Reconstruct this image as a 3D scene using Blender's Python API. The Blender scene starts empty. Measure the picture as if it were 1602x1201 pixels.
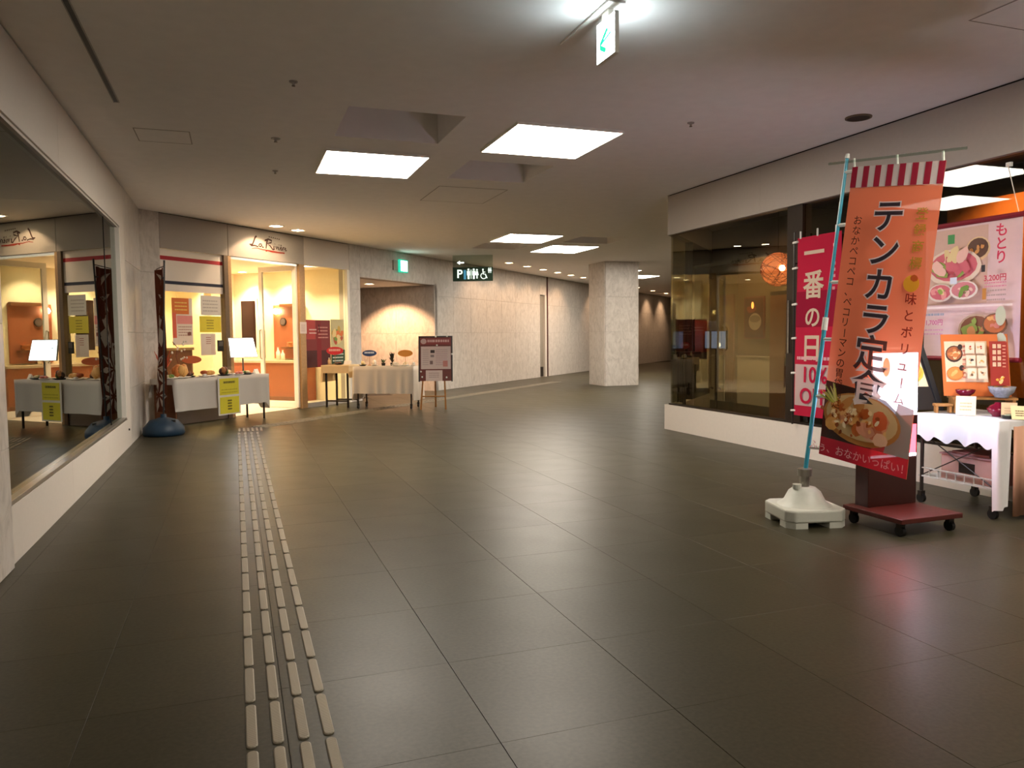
import bpy, bmesh, math, random
from mathutils import Vector, Matrix
random.seed(7)
sc = bpy.context.scene
col = sc.collection

# ------------------------------------------------------------------ camera, world, exposure
FPX, YAW, PITCH, ROLL, EYE = 1208.77, 0.3431, 0.0616, -0.0096, 1.2172
cyw, syw, cp, sp = math.cos(YAW), math.sin(YAW), math.cos(PITCH), math.sin(PITCH)
fwd = Vector((syw * cp, cyw * cp, -sp)); rgt = Vector((cyw, -syw, 0)); upv = rgt.cross(fwd)
r2 = rgt * math.cos(ROLL) + upv * math.sin(ROLL); u2 = upv * math.cos(ROLL) - rgt * math.sin(ROLL)
cd = bpy.data.cameras.new('camera'); cam = bpy.data.objects.new('camera', cd); col.objects.link(cam)
cd.sensor_fit = 'HORIZONTAL'; cd.sensor_width = 36; cd.lens = FPX * 36 / 1602; cd.clip_start = .05
M = Matrix.Identity(4)
for i in range(3):
    M[i][0], M[i][1], M[i][2] = r2[i], u2[i], -fwd[i]
M[2][3] = EYE
cam.matrix_world = M
sc.camera = cam
w = bpy.data.worlds.new('world'); sc.world = w; w.use_nodes = True
w.node_tree.nodes['Background'].inputs[0].default_value = (.5, .45, .4, 1)
w.node_tree.nodes['Background'].inputs[1].default_value = .01
sc.view_settings.view_transform = 'Standard'; sc.view_settings.look = 'None'
sc.view_settings.exposure = 1.27; sc.view_settings.gamma = 1; sc.view_settings.use_curve_mapping = False
sc.cycles.use_denoising = True
sc.cycles.max_bounces = 10; sc.cycles.transparent_max_bounces = 24
sc.cycles.caustics_reflective = False; sc.cycles.caustics_refractive = False
sc.cycles.sample_clamp_indirect = 6
PANEL_E = 16.0          # luminance of the lit ceiling panels
WASH = 27              # warm wall-washing downlights, watts
WARM = (1.0, .62, .36)

H = 2.98               # ceiling
HEAD = 2.48            # head of the shop windows
PL = .32               # top of the plinths
XL, XR = -1.17, 5.22   # faces of the left and right walls
AX, AY = -1.17, 11.58  # start of the 45 degree wall
Q = math.sqrt(.5); R45 = math.radians(45)
def W(t, s, z=0.0):    # along the 45 degree wall, inwards behind it, up
    return (AX + (t - s) * Q, AY + (t + s) * Q, z)

# ------------------------------------------------------------------ materials
def lin(h):
    h = h.lstrip('#'); v = [int(h[i:i + 2], 16) / 255 for i in (0, 2, 4)]
    return tuple(c / 12.92 if c <= .04045 else ((c + .055) / 1.055) ** 2.4 for c in v)
def newmat(name):
    m = bpy.data.materials.new(name); m.use_nodes = True
    nt = m.node_tree; b = nt.nodes['Principled BSDF']
    return m, nt, b
def plain(name, hexc, rough=.6, metal=0, noise=.08, scale=30, bump=0, spec=.4, coords='Object'):
    m, nt, b = newmat(name); c = lin(hexc)
    tc = nt.nodes.new('ShaderNodeTexCoord'); n = nt.nodes.new('ShaderNodeTexNoise')
    n.inputs['Scale'].default_value = scale; n.inputs['Detail'].default_value = 4
    nt.links.new(tc.outputs[coords], n.inputs['Vector'])
    r = nt.nodes.new('ShaderNodeValToRGB')
    r.color_ramp.elements[0].position = .3; r.color_ramp.elements[1].position = .7
    r.color_ramp.elements[0].color = tuple(x * (1 - noise) for x in c) + (1,)
    r.color_ramp.elements[1].color = tuple(min(1, x * (1 + noise)) for x in c) + (1,)
    nt.links.new(n.outputs['Fac'], r.inputs['Fac']); nt.links.new(r.outputs['Color'], b.inputs['Base Color'])
    b.inputs['Roughness'].default_value = rough; b.inputs['Metallic'].default_value = metal
    b.inputs['Specular IOR Level'].default_value = spec
    if bump:
        bp = nt.nodes.new('ShaderNodeBump'); bp.inputs['Strength'].default_value = bump; bp.inputs['Distance'].default_value = .01
        nt.links.new(n.outputs['Fac'], bp.inputs['Height']); nt.links.new(bp.outputs['Normal'], b.inputs['Normal'])
    return m
def emit(name, hexc, s):
    m, nt, b = newmat(name)
    b.inputs['Base Color'].default_value = lin(hexc) + (1,)
    b.inputs['Emission Color'].default_value = lin(hexc) + (1,); b.inputs['Emission Strength'].default_value = s
    return m
def glass(name, ior, tint, rough=0.0):
    m, nt, b = newmat(name); nt.nodes.remove(b); out = nt.nodes['Material Output']
    tr = nt.nodes.new('ShaderNodeBsdfTransparent'); tr.inputs[0].default_value = lin(tint) + (1,)
    gl = nt.nodes.new('ShaderNodeBsdfGlossy'); gl.inputs['Roughness'].default_value = rough
    gl.inputs['Color'].default_value = (.93, .97, .93, 1)
    fr = nt.nodes.new('ShaderNodeFresnel'); fr.inputs['IOR'].default_value = ior
    ge = nt.nodes.new('ShaderNodeNewGeometry')
    iv = nt.nodes.new('ShaderNodeMath'); iv.operation = 'SUBTRACT'; iv.inputs[0].default_value = 1
    mu = nt.nodes.new('ShaderNodeMath'); mu.operation = 'MULTIPLY'
    nt.links.new(ge.outputs['Backfacing'], iv.inputs[1]); nt.links.new(fr.outputs[0], mu.inputs[0]); nt.links.new(iv.outputs[0], mu.inputs[1])
    mx = nt.nodes.new('ShaderNodeMixShader')
    nt.links.new(mu.outputs[0], mx.inputs[0]); nt.links.new(tr.outputs[0], mx.inputs[1]); nt.links.new(gl.outputs[0], mx.inputs[2])
    nt.links.new(mx.outputs[0], out.inputs[0])
    return m
def marble(name, c0, c1, c2, rough=.35):
    m, nt, b = newmat(name)
    tc = nt.nodes.new('ShaderNodeTexCoord'); oi = nt.nodes.new('ShaderNodeObjectInfo')
    sc_ = nt.nodes.new('ShaderNodeVectorMath'); sc_.operation = 'SCALE'; sc_.inputs[3].default_value = 37
    ad = nt.nodes.new('ShaderNodeVectorMath'); ad.operation = 'ADD'
    co = nt.nodes.new('ShaderNodeCombineXYZ'); nt.links.new(oi.outputs['Random'], co.inputs[0]); nt.links.new(oi.outputs['Random'], co.inputs[2])
    nt.links.new(co.outputs[0], sc_.inputs[0]); nt.links.new(tc.outputs['Object'], ad.inputs[0]); nt.links.new(sc_.outputs[0], ad.inputs[1])
    mp = nt.nodes.new('ShaderNodeMapping'); mp.inputs['Rotation'].default_value = (.3, .45, .2); mp.inputs['Scale'].default_value = (3.4, 3.4, 1.7)
    nt.links.new(ad.outputs[0], mp.inputs[0])
    n = nt.nodes.new('ShaderNodeTexNoise'); n.inputs['Scale'].default_value = 2.2; n.inputs['Detail'].default_value = 9; n.inputs['Distortion'].default_value = 1.8; n.inputs['Roughness'].default_value = .65
    nt.links.new(mp.outputs[0], n.inputs['Vector'])
    r = nt.nodes.new('ShaderNodeValToRGB'); e = r.color_ramp.elements
    e[0].position = .33; e[0].color = lin(c0) + (1,); e[1].position = .72; e[1].color = lin(c2) + (1,)
    x = e.new(.52); x.color = lin(c1) + (1,)
    nt.links.new(n.outputs['Fac'], r.inputs['Fac']); nt.links.new(r.outputs['Color'], b.inputs['Base Color'])
    b.inputs['Roughness'].default_value = rough
    return m
def cloth(name, hexc, trans=.3, rough=.9, sheer=0):
    m, nt, b = newmat(name); out = nt.nodes['Material Output']
    b.inputs['Base Color'].default_value = lin(hexc) + (1,); b.inputs['Roughness'].default_value = rough; b.inputs['Specular IOR Level'].default_value = .1
    t = nt.nodes.new('ShaderNodeBsdfTranslucent'); t.inputs[0].default_value = lin(hexc) + (1,)
    wv = nt.nodes.new('ShaderNodeTexNoise'); wv.inputs['Scale'].default_value = 220
    bp = nt.nodes.new('ShaderNodeBump'); bp.inputs['Strength'].default_value = .15; bp.inputs['Distance'].default_value = .002
    nt.links.new(wv.outputs['Fac'], bp.inputs['Height']); nt.links.new(bp.outputs['Normal'], b.inputs['Normal'])
    mx = nt.nodes.new('ShaderNodeMixShader'); mx.inputs[0].default_value = trans
    nt.links.new(b.outputs[0], mx.inputs[1]); nt.links.new(t.outputs[0], mx.inputs[2]); nt.links.new(mx.outputs[0], out.inputs[0])
    if sheer:
        tp = nt.nodes.new('ShaderNodeBsdfTransparent'); m2 = nt.nodes.new('ShaderNodeMixShader'); m2.inputs[0].default_value = sheer
        nt.links.new(mx.outputs[0], m2.inputs[1]); nt.links.new(tp.outputs[0], m2.inputs[2]); nt.links.new(m2.outputs[0], out.inputs[0])
    return m
def floor_tile_mat():
    m, nt, b = newmat('floor tile stone')
    tc = nt.nodes.new('ShaderNodeTexCoord'); oi = nt.nodes.new('ShaderNodeObjectInfo')
    n = nt.nodes.new('ShaderNodeTexNoise'); n.inputs['Scale'].default_value = 60; n.inputs['Detail'].default_value = 6
    nt.links.new(tc.outputs['Object'], n.inputs['Vector'])
    r = nt.nodes.new('ShaderNodeValToRGB'); r.color_ramp.elements[0].position = .3; r.color_ramp.elements[1].position = .75
    r.color_ramp.elements[0].color = lin('#332f22') + (1,); r.color_ramp.elements[1].color = lin('#3f3b2c') + (1,)
    nt.links.new(n.outputs['Fac'], r.inputs['Fac'])
    hs = nt.nodes.new('ShaderNodeHueSaturation')
    ma = nt.nodes.new('ShaderNodeMapRange'); ma.inputs[3].default_value = .93; ma.inputs[4].default_value = 1.07
    nt.links.new(oi.outputs['Random'], ma.inputs[0]); nt.links.new(ma.outputs[0], hs.inputs['Value'])
    nt.links.new(r.outputs['Color'], hs.inputs['Color']); nt.links.new(hs.outputs[0], b.inputs['Base Color'])
    n2 = nt.nodes.new('ShaderNodeTexNoise'); n2.inputs['Scale'].default_value = 3
    nt.links.new(tc.outputs['Object'], n2.inputs['Vector'])
    mr = nt.nodes.new('ShaderNodeMapRange'); mr.inputs[3].default_value = .32; mr.inputs[4].default_value = .41
    nt.links.new(n2.outputs['Fac'], mr.inputs[0]); nt.links.new(mr.outputs[0], b.inputs['Roughness'])
    b.inputs['Specular IOR Level'].default_value = .15
    bp = nt.nodes.new('ShaderNodeBump'); bp.inputs['Strength'].default_value = .08; bp.inputs['Distance'].default_value = .004
    nt.links.new(n.outputs['Fac'], bp.inputs['Height']); nt.links.new(bp.outputs['Normal'], b.inputs['Normal'])
    return m
MAT = dict(
    tile=floor_tile_mat(), grout=plain('dark grout', '#1f1b14', .8),
    ceil=plain('ceiling paint', '#f6f1ec', .9, noise=.02, scale=8), reveal=plain('dark shadow gap', '#1c1712', .8),
    white=plain('white panel paint', '#d3cabf', .5, noise=.02), offw=plain('grey white fascia panel', '#a89f95', .55, noise=.02),
    marb=marble('grey marble', '#b4aca3', '#c9c1b8', '#d5cec6'),
    cream=plain('cream wall', '#f0e2c2', .8, noise=.03), creamc=plain('cream ceiling', '#ecdcc0', .9, noise=.02),
    alu=plain('white aluminium frame', '#efe9dd', .35, noise=.02), steel=plain('stainless steel', '#b9b4aa', .28, .9, noise=.05),
    jamb=plain('wooden jamb', '#b28e62', .5, noise=.1), djamb=plain('dark jamb', '#6d5a44', .5),
    orangew=plain('terracotta counter front', '#a35c3c', .45, noise=.08), ctop=plain('pale counter top', '#cdb49a', .3),
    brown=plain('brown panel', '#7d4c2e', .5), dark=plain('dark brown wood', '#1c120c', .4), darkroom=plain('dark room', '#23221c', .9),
    black=plain('black plastic', '#141312', .4), metal=plain('dark metal leg', '#3a332c', .4, .6), chrome=plain('chrome', '#cfcac2', .15, 1),
    clothw=cloth('white tablecloth', '#cdc6bd', .15), clothy=cloth('yellow beige tablecloth', '#d8bd92', .15), lace=cloth('white lace cloth', '#dcdad8', .2),
    clothb=cloth('beige tablecloth', '#d3c6b4', .15),
    clothp=cloth('pink tablecloth', '#c79a80', .1),
    blue=plain('blue plastic', '#122c40', .5), whitep=plain('white plastic', '#b2b2a6', .45, noise=.03), poleb=plain('blue pole', '#2f8fa5', .35), clip=plain('white clip', '#d8d8cf', .4),
    maroon=plain('dark maroon board', '#2c100a', .35), maroont=plain('maroon base board', '#4a1f1a', .3),
    wood=plain('light wood', '#9a6a35', .5, noise=.15), woodb=plain('red brown frame wood', '#6b2a1c', .45, noise=.1),
    glassl=glass('tinted window glass', 1.75, '#9fb0a2'), glasss=glass('clear shop glass', 1.45, '#f2f5ee'), glassr=glass('smoked shop glass', 1.48, '#d6d2c2'),
    acryl=glass('clear acrylic', 1.3, '#dfe8e2'), panel=emit('light panel', '#fff4e4', PANEL_E),
    dlens=emit('downlight lens', '#ffd9a8', 14), dlensw=emit('shop downlight lens', '#ffe7c0', 30),
    yellowwall=plain('ochre wall', '#6e5e40', .8, noise=.05), wboard=plain('white low board', '#dcd5c4', .7, noise=.02),
    orangel=plain('orange lacquer wall', '#c8702e', .5), greyc=plain('grey ceiling disc', '#3a2a24', .7),
    shopfl=plain('shop floor', '#cabfae', .4), red=plain('red lacquer', '#6d1028', .15, noise=.05), stone=plain('grey stone bowl', '#8d9096', .7, noise=.25, scale=60),
    leafm=plain('dark green leaf', '#27401c', .5, noise=.2), blossom=plain('white blossom', '#e6dccb', .6),
    hatch=plain('hatch trim', '#a89e94', .8), doorg=plain('grey door paint', '#8a8276', .5),
    coral=plain('red coral', '#c8482c', .5),
)
_pm = {}
def paper(hexc, em=0, cl=False):
    k = (hexc, em, cl)
    if k not in _pm:
        if cl: _pm[k] = cloth('banner dye ' + hexc, hexc, .2, sheer=.09 if cl == 'sheer' else 0)
        elif em: _pm[k] = emit('lit print ' + hexc, hexc, em)
        else: _pm[k] = plain('print ' + hexc, hexc, .6, noise=.02)
    return _pm[k]

# ------------------------------------------------------------------ builders
class MB:
    def __init__(s): s.v = []; s.f = []; s.m = []
    def add(s, vs, fs, mi=0):
        o = len(s.v); s.v += [tuple(p) for p in vs]
        for f in fs: s.f.append([i + o for i in f]); s.m.append(mi)
        return s
    def box(s, x0, x1, y0, y1, z0, z1, mi=0):
        return s.add([(x0,y0,z0),(x1,y0,z0),(x1,y1,z0),(x0,y1,z0),(x0,y0,z1),(x1,y0,z1),(x1,y1,z1),(x0,y1,z1)],
                     [(3,2,1,0),(4,5,6,7),(0,1,5,4),(1,2,6,5),(2,3,7,6),(3,0,4,7)], mi)
    def cyl(s, a, b, r0, r1=None, n=12, mi=0, caps=True):
        r1 = r0 if r1 is None else r1; a = Vector(a); b = Vector(b); d = (b - a).normalized()
        x = d.orthogonal().normalized(); y = d.cross(x)
        vs = []
        for p, r in ((a, r0), (b, r1)):
            for i in range(n):
                t = 2 * math.pi * i / n; vs.append(p + x * (r * math.cos(t)) + y * (r * math.sin(t)))
        fs = [(i, (i + 1) % n, n + (i + 1) % n, n + i) for i in range(n)]
        if caps: fs += [tuple(range(n))[::-1], tuple(range(n, 2 * n))]
        return s.add(vs, fs, mi)
    def tube(s, pts, r, n=8, mi=0):
        for a, b in zip(pts, pts[1:]): s.cyl(a, b, r, r, n, mi)
        return s
    def lathe(s, prof, n=20, c=(0, 0, 0), mi=0, sx=1, sy=1):
        vs = []; k = len(prof)
        for i in range(n):
            t = 2 * math.pi * i / n
            for r, z in prof: vs.append((c[0] + r * math.cos(t) * sx, c[1] + r * math.sin(t) * sy, c[2] + z))
        fs = []
        for i in range(n):
            j = (i + 1) % n
            for q in range(k - 1): fs.append((i * k + q, j * k + q, j * k + q + 1, i * k + q + 1))
        return s.add(vs, fs, mi)
    def blob(s, c, r, mi=0, seed=0, n=8, m=5):
        rr = random.Random(seed); vs = []; fs = []
        for j in range(m + 1):
            p = math.pi * j / m
            for i in range(n):
                t = 2 * math.pi * i / n; k = 1 + rr.uniform(-.15, .15)
                vs.append((c[0] + r[0] * k * math.sin(p) * math.cos(t), c[1] + r[1] * k * math.sin(p) * math.sin(t), c[2] - r[2] * math.cos(p)))
        for j in range(m):
            for i in range(n): fs.append((j*n+i, j*n+(i+1)%n, (j+1)*n+(i+1)%n, (j+1)*n+i))
        return s.add(vs, fs, mi)
    def prism(s, poly, z0, z1, mi=0):
        n = len(poly)
        return s.add([(x, y, z0) for x, y in poly] + [(x, y, z1) for x, y in poly],
                     [tuple(range(n))[::-1], tuple(range(n, 2*n))] + [(i, (i+1) % n, n + (i+1) % n, n + i) for i in range(n)], mi)
    def mesh(s, name, mats):
        me = bpy.data.meshes.new(name); me.from_pydata(s.v, [], s.f)
        for m in (mats if isinstance(mats, (list, tuple)) else [mats]): me.materials.append(m)
        for p, i in zip(me.polygons, s.m): p.material_index = i
        me.update(); return me
    def build(s, name, mats, parent=None, loc=(0,0,0), rz=0, smooth=False, bevel=0, rot=None):
        o = bpy.data.objects.new(name, s.mesh(name, mats)); return link(o, parent, loc, rz, smooth, bevel, rot)
def link(o, parent=None, loc=(0,0,0), rz=0, smooth=False, bevel=0, rot=None):
    col.objects.link(o); o.location = loc; o.rotation_euler = rot if rot else (0, 0, rz)
    if parent: o.parent = parent
    if smooth:
        for p in o.data.polygons: p.use_smooth = True
    if bevel:
        b = o.modifiers.new('bevel', 'BEVEL'); b.width = bevel; b.segments = 2; b.limit_method = 'ANGLE'
    return o
def tag(o, label, cat, group=None, kind=None):
    o['label'] = label; o['category'] = cat
    if group: o['group'] = group
    if kind: o['kind'] = kind
    return o
def thing(name, label, cat, loc=(0,0,0), rz=0, group=None, kind=None, rot=None):
    o = bpy.data.objects.new(name, None); o.empty_display_size = .1
    link(o, None, loc, rz, rot=rot); return tag(o, label, cat, group, kind)
def copy_tree(o, parent=None):
    c = o.copy(); col.objects.link(c); c.parent = parent
    for ch in o.children: copy_tree(ch, c)
    return c
def box_obj(name, b, mat, parent=None, bevel=0, loc=(0,0,0), rz=0):
    return MB().box(*b).build(name, mat, parent, loc, rz, bevel=bevel)
_tc = {}
def glyphs(body, bold=0.0, spacing=1.0):
    k = (body, bold, spacing)
    if k not in _tc:
        cu = bpy.data.curves.new('lettering', 'FONT'); cu.body = body; cu.size = 1; cu.align_x = 'CENTER'; cu.align_y = 'CENTER'
        cu.resolution_u = 4; cu.offset = bold; cu.space_line = spacing
        o = bpy.data.objects.new('lettering', cu); col.objects.link(o)
        dg = bpy.context.evaluated_depsgraph_get(); me = o.evaluated_get(dg).to_mesh()
        _tc[k] = ([tuple(v.co) for v in me.vertices], [tuple(p.vertices) for p in me.polygons])
        o.evaluated_get(dg).to_mesh_clear(); bpy.data.objects.remove(o); bpy.data.curves.remove(cu)
    return _tc[k]
class Print:
    """flat print in x (right) and z (up), layers stepping towards -y"""
    def __init__(s, eps=.0006, fn=None, cl=False): s.mb = MB(); s.mats = []; s.idx = {}; s.l = 0; s.eps = eps; s.fn = fn or (lambda x, z, d: (x, -d, z)); s.cl = cl
    def mi(s, c, em=0):
        if (c, em) not in s.idx: s.idx[(c, em)] = len(s.mats); s.mats.append(paper(c, em, s.cl))
        return s.idx[(c, em)]
    def put(s, pts, faces, c, em=0):
        s.l += 1; d = s.l * s.eps
        s.mb.add([s.fn(x, z, d) for x, z in pts], faces, s.mi(c, em)); return s
    def rect(s, x, z, w, h, c, em=0, n=1):
        pts = []; fs = []
        for j in range(n + 1): pts += [(x + w * 0, z + h * j / n), (x + w, z + h * j / n)]
        for j in range(n): fs.append((2*j, 2*j+1, 2*j+3, 2*j+2))
        return s.put(pts, fs, c, em)
    def grid(s, x, z, w, h, c, nx, nz, em=0):
        pts = [(x + w*i/nx, z + h*j/nz) for j in range(nz+1) for i in range(nx+1)]
        fs = [(j*(nx+1)+i, j*(nx+1)+i+1, (j+1)*(nx+1)+i+1, (j+1)*(nx+1)+i) for j in range(nz) for i in range(nx)]
        return s.put(pts, fs, c, em)
    def disc(s, x, z, rx, rz, c, em=0, n=16, a=0, jit=0, seed=0):
        rr = random.Random(seed); pts = []
        for i in range(n):
            t = 2*math.pi*i/n; k = 1 + rr.uniform(-jit, jit); px, pz = rx*k*math.cos(t), rz*k*math.sin(t)
            pts.append((x + px*math.cos(a) - pz*math.sin(a), z + px*math.sin(a) + pz*math.cos(a)))
        return s.put(pts, [tuple(range(n))], c, em)
    def poly(s, pts, c, em=0): return s.put(pts, [tuple(range(len(pts)))], c, em)
    def stroke(s, pts, w, c, em=0, w1=None):
        n = len(pts); L = []; Rr = []
        for i, p in enumerate(pts):
            a = pts[max(0, i-1)]; b = pts[min(n-1, i+1)]; dx, dz = b[0]-a[0], b[1]-a[1]; l = math.hypot(dx, dz) or 1
            ww = w if w1 is None else w + (w1-w)*i/(n-1); nx, nz = -dz/l*ww/2, dx/l*ww/2
            L.append((p[0]+nx, p[1]+nz)); Rr.append((p[0]-nx, p[1]-nz))
        return s.put(L+Rr, [(i, n+i, n+i+1, i+1) for i in range(n-1)], c, em)
    def text(s, body, x, z, size, c, bold=0.0, sx=1.0, em=0, rot=0, spacing=1.0, shear=0):
        vs, fs = glyphs(body, bold, spacing); ca, sa = math.cos(rot), math.sin(rot); pts = []
        for v in vs:
            px, pz = v[0]*size*sx + v[1]*size*shear, v[1]*size
            pts.append((x + px*ca - pz*sa, z + px*sa + pz*ca))
        return s.put(pts, fs, c, em) if pts else s
    def vtext(s, body, x, z, size, step, c, bold=0.0, sx=1.0, dx=0):
        for i, ch in enumerate(body):
            if ch.strip():
                if ch == 'ー': s.text(ch, x + dx*i, z - step*i, size, c, bold, sx, rot=-math.pi/2)
                else: s.text(ch, x + dx*i, z - step*i, size, c, bold, sx)
                s.l -= 1
        s.l += 1; return s
    def food(s, x, z, rx, rz, pal, seed, plate='#d9cbb8', n=10):
        rr = random.Random(seed)
        if plate: s.disc(x, z, rx, rz, plate); s.disc(x, z + rz*.06, rx*.86, rz*.82, pal[0])
        for i in range(n):
            t = rr.uniform(0, 6.28); q = rr.uniform(0, .62)
            k = rr.uniform(.16, .34); s.disc(x + rx*q*math.cos(t), z + rz*q*math.sin(t) + rz*.08, rx*k, rz*k*rr.uniform(.7, 1.2), pal[rr.randrange(len(pal))], n=9, a=rr.uniform(0, 3), jit=.2, seed=seed*31+i)
        return s
    def build(s, name, parent=None, loc=(0,0,0), rz=0, rot=None):
        o = s.mb.build(name, s.mats, parent, loc, rz, rot=rot)
        if name in ('printing', 'writing', 'small_lettering', 'menu_print', 'poster_print', 'food_print', 'pictograms', 'leaf_pattern', 'lettering', 'menu_sheet', 'lower_sheet', 'header_strip'): o['kind'] = 'stuff'
        return o
def lamp(parent, loc, watts, color, angle=80, blend=.5, aim=(0, 0, -1), size=.04):
    l = bpy.data.lights.new('bulb', 'SPOT'); l.energy = watts; l.color = color; l.spot_size = math.radians(angle); l.spot_blend = blend; l.shadow_soft_size = size
    o = bpy.data.objects.new('bulb', l); col.objects.link(o); o.parent = parent; o.location = loc
    o.rotation_euler = Vector(aim).to_track_quat('-Z', 'Y').to_euler(); return o

# ------------------------------------------------------------------ floor
fl = box_obj('floor', (-7, 24, -6.5, 37, -.2, -.0035), MAT['grout'])
tag(fl, 'dark grey stone tiled concourse floor', 'floor', kind='structure')
TX0, TW, TY0, TL = .1149, .6, 3.9647, .611
def tile_mesh():
    b = .0007; mb = MB(); a0, a1, c0, c1 = .0009, TW-.0009, .0002, TL-.0002
    mb.add([(a0,c0,-.003),(a1,c0,-.003),(a1,c1,-.003),(a0,c1,-.003),(a0,c0,-b),(a1,c0,-b),(a1,c1,-b),(a0,c1,-b),(a0+b,c0+b,0),(a1-b,c0+b,0),(a1-b,c1-b,0),(a0+b,c1-b,0)],
           [(0,1,5,4),(1,2,6,5),(2,3,7,6),(3,0,4,7),(4,5,9,8),(5,6,10,9),(6,7,11,10),(7,4,8,11),(8,9,10,11)])
    return mb
def on_floor(x, y):      # inside the walkable concourse
    x2, y2 = x + TW, y + TL
    if x2 < XL - .1 or y2 < -6: return False
    if (y - x2) > (AY - AX) + .2: return False
    if x > XR + .1 and y2 < x + 2.3: return False
    return y < 30 and x < 20
cells = []
for i in range(-4, 34):
    for j in range(-17, 46):
        x, y = TX0 + TW*i, TY0 + TL*j
        if on_floor(x, y):
            cx, cy = x + TW/2, y + TL/2; dep = cx*syw + cy*cyw; lat = abs(cx*cyw - cy*syw)
            vis = dep > 1.6 and lat < dep*.75
            cells.append((0 if vis else 1, dep if vis else math.hypot(cx, cy), x, y))
cells.sort()
tm = tile_mesh().mesh('tile', MAT['tile'])
for k, (a, d, x, y) in enumerate(cells[:300]):
    o = bpy.data.objects.new('tile', tm); link(o, fl, (x, y, 0))
rest = MB(); tmb = tile_mesh()
for a, d, x, y in cells[300:]: rest.add([(p[0]+x, p[1]+y, p[2]) for p in tmb.v], tmb.f)
o = rest.build('distant_tiles', MAT['tile'], fl); o['kind'] = 'stuff'

# ------------------------------------------------------------------ ceiling with open coffers
LIT = [(.86, 7.47, .97, 1.02), (2.25, 6.08, .96, 1.0), (4.48, 12.55, .98, 1.1), (5.83, 13.9, .98, 1.2)]
COF = [(.87, 6.07, .93, .92), (2.27, 7.54, .91, .91), (4.5, 14.06, .93, .87), (5.87, 12.68, .95, .87)]
BACK_ADDED = [(3.6, 1.5, .97, 1.0), (.86, -2.6, .96, 1.0)]  # unseen lit panels added to brighten the banner, floor and ceiling
BCOF = [(3.6, .1, .93, .92), (2.27, -2.6, .91, .91)]
holes = COF + BCOF
xs = sorted({-7, 24} | {v for h in holes for v in (h[0], h[0]+h[2])}); ys = sorted({-6.5, 37} | {v for h in holes for v in (h[1], h[1]+h[3])})
cb = MB()
for xa, xb in zip(xs, xs[1:]):
    for ya, yb in zip(ys, ys[1:]):
        mx, my = (xa+xb)/2, (ya+yb)/2
        if any(h[0] < mx < h[0]+h[2] and h[1] < my < h[1]+h[3] for h in holes): continue
        cb.add([(xa,ya,H),(xb,ya,H),(xb,yb,H),(xa,yb,H)], [(0,3,2,1)])
        cb.add([(xa,ya,H+.9),(xb,ya,H+.9),(xb,yb,H+.9),(xa,yb,H+.9)], [(0,1,2,3)])
ce = cb.build('ceiling', MAT['ceil']); tag(ce, 'flat beige painted ceiling with square open coffers', 'ceiling', kind='structure')
for x, y, a, b in holes:
    D = .62; mb = MB()
    mb.add([(0,0,0),(a,0,0),(a,b,0),(0,b,0),(0,0,D),(a,0,D),(a,b,D),(0,b,D)], [(0,4,5,1),(1,5,6,2),(2,6,7,3),(3,7,4,0),(4,7,6,5)])
    mb.build('coffer', MAT['ceil'], ce, (x, y, H))
def ceiling_light(x, y, a, b, label, group=None):
    t = thing('ceiling_light', label, 'ceiling light', (x, y, H), group=group)
    mb = MB(); f = .012
    mb.box(-f, a+f, -f, 0, -.022, .0); mb.box(-f, a+f, b, b+f, -.022, .0); mb.box(-f, 0, 0, b, -.022, .0); mb.box(a, a+f, 0, b, -.022, .0)
    mb.build('frame', MAT['alu'], t)
    box_obj('diffuser', (0, a, 0, b, -.02, -.002), MAT['panel'], t)
for p, l in zip(LIT, ['glowing square ceiling panel, left one of the nearer pair', 'largest glowing square ceiling panel, right one of the nearer pair',
                      'small far glowing ceiling panel, left one of the far pair', 'small far glowing ceiling panel, right one nearest the marble pillar']):
    ceiling_light(*p, l)
FAR = [((10.9, 20.2, 1, 1), 'far glowing ceiling panel just right of the marble pillar'), ((9.35, 13.7, 1, 1), 'added unseen ceiling panel beyond the right shop corner'), ((9.4, 18.6, 1, 1), 'added unseen ceiling panel behind the marble pillar')]  # last two are added out of sight to brighten pillar and far floor
for p, l in FAR: ceiling_light(*p, l)
for p, l in zip(BACK_ADDED, ('nearer', 'farther')): ceiling_light(*p, 'added unseen ceiling panel behind the viewpoint, the %s of two' % l)
def hatch(x0, y0, a, b, label):
    t = thing('access_hatch', label, 'hatch', (x0, y0, H)); mb = MB(); g = .008
    mb.box(0, a, 0, g, -.003, 0); mb.box(0, a, b-g, b, -.003, 0); mb.box(0, g, g, b-g, -.003, 0); mb.box(a-g, a, g, b-g, -.003, 0)
    mb.build('trim', MAT['hatch'], t); box_obj('lid', (g, a-g, g, b-g, -.002, 0), MAT['ceil'], t)
hatch(2.3, 8.9, .85, 1.0, 'square access hatch in ceiling behind the right coffer')
hatch(-.75, 7.22, .44, .45, 'small square access hatch in ceiling near the left window')
hatch(3.97, 2.9, .46, .46, 'square access hatch in ceiling at upper right corner')
t = thing('air_slot', 'long narrow black air slot in ceiling beside the left wall', 'air vent', (-.79, 0, H))
box_obj('slot', (0, .028, 1.2, 6.49, -.004, 0), MAT['black'], t); 
mb = MB(); mb.box(-.006, 0, 1.2, 6.49, -.006, 0); mb.box(.028, .034, 1.2, 6.49, -.006, 0); mb.build('lip', MAT['offw'], t)
t = thing('ceiling_speaker', 'round dark speaker grille in ceiling above the orange banner', 'speaker', (4.86, 5.11, H))
MB().lathe([(.0, -.008), (.088, -.008), (.088, 0)], 24).build('grille', MAT['greyc'], t); MB().lathe([(.088, 0), (.088, -.012), (.102, -.01), (.104, 0)], 24).build('rim', MAT['djamb'], t)
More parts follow.
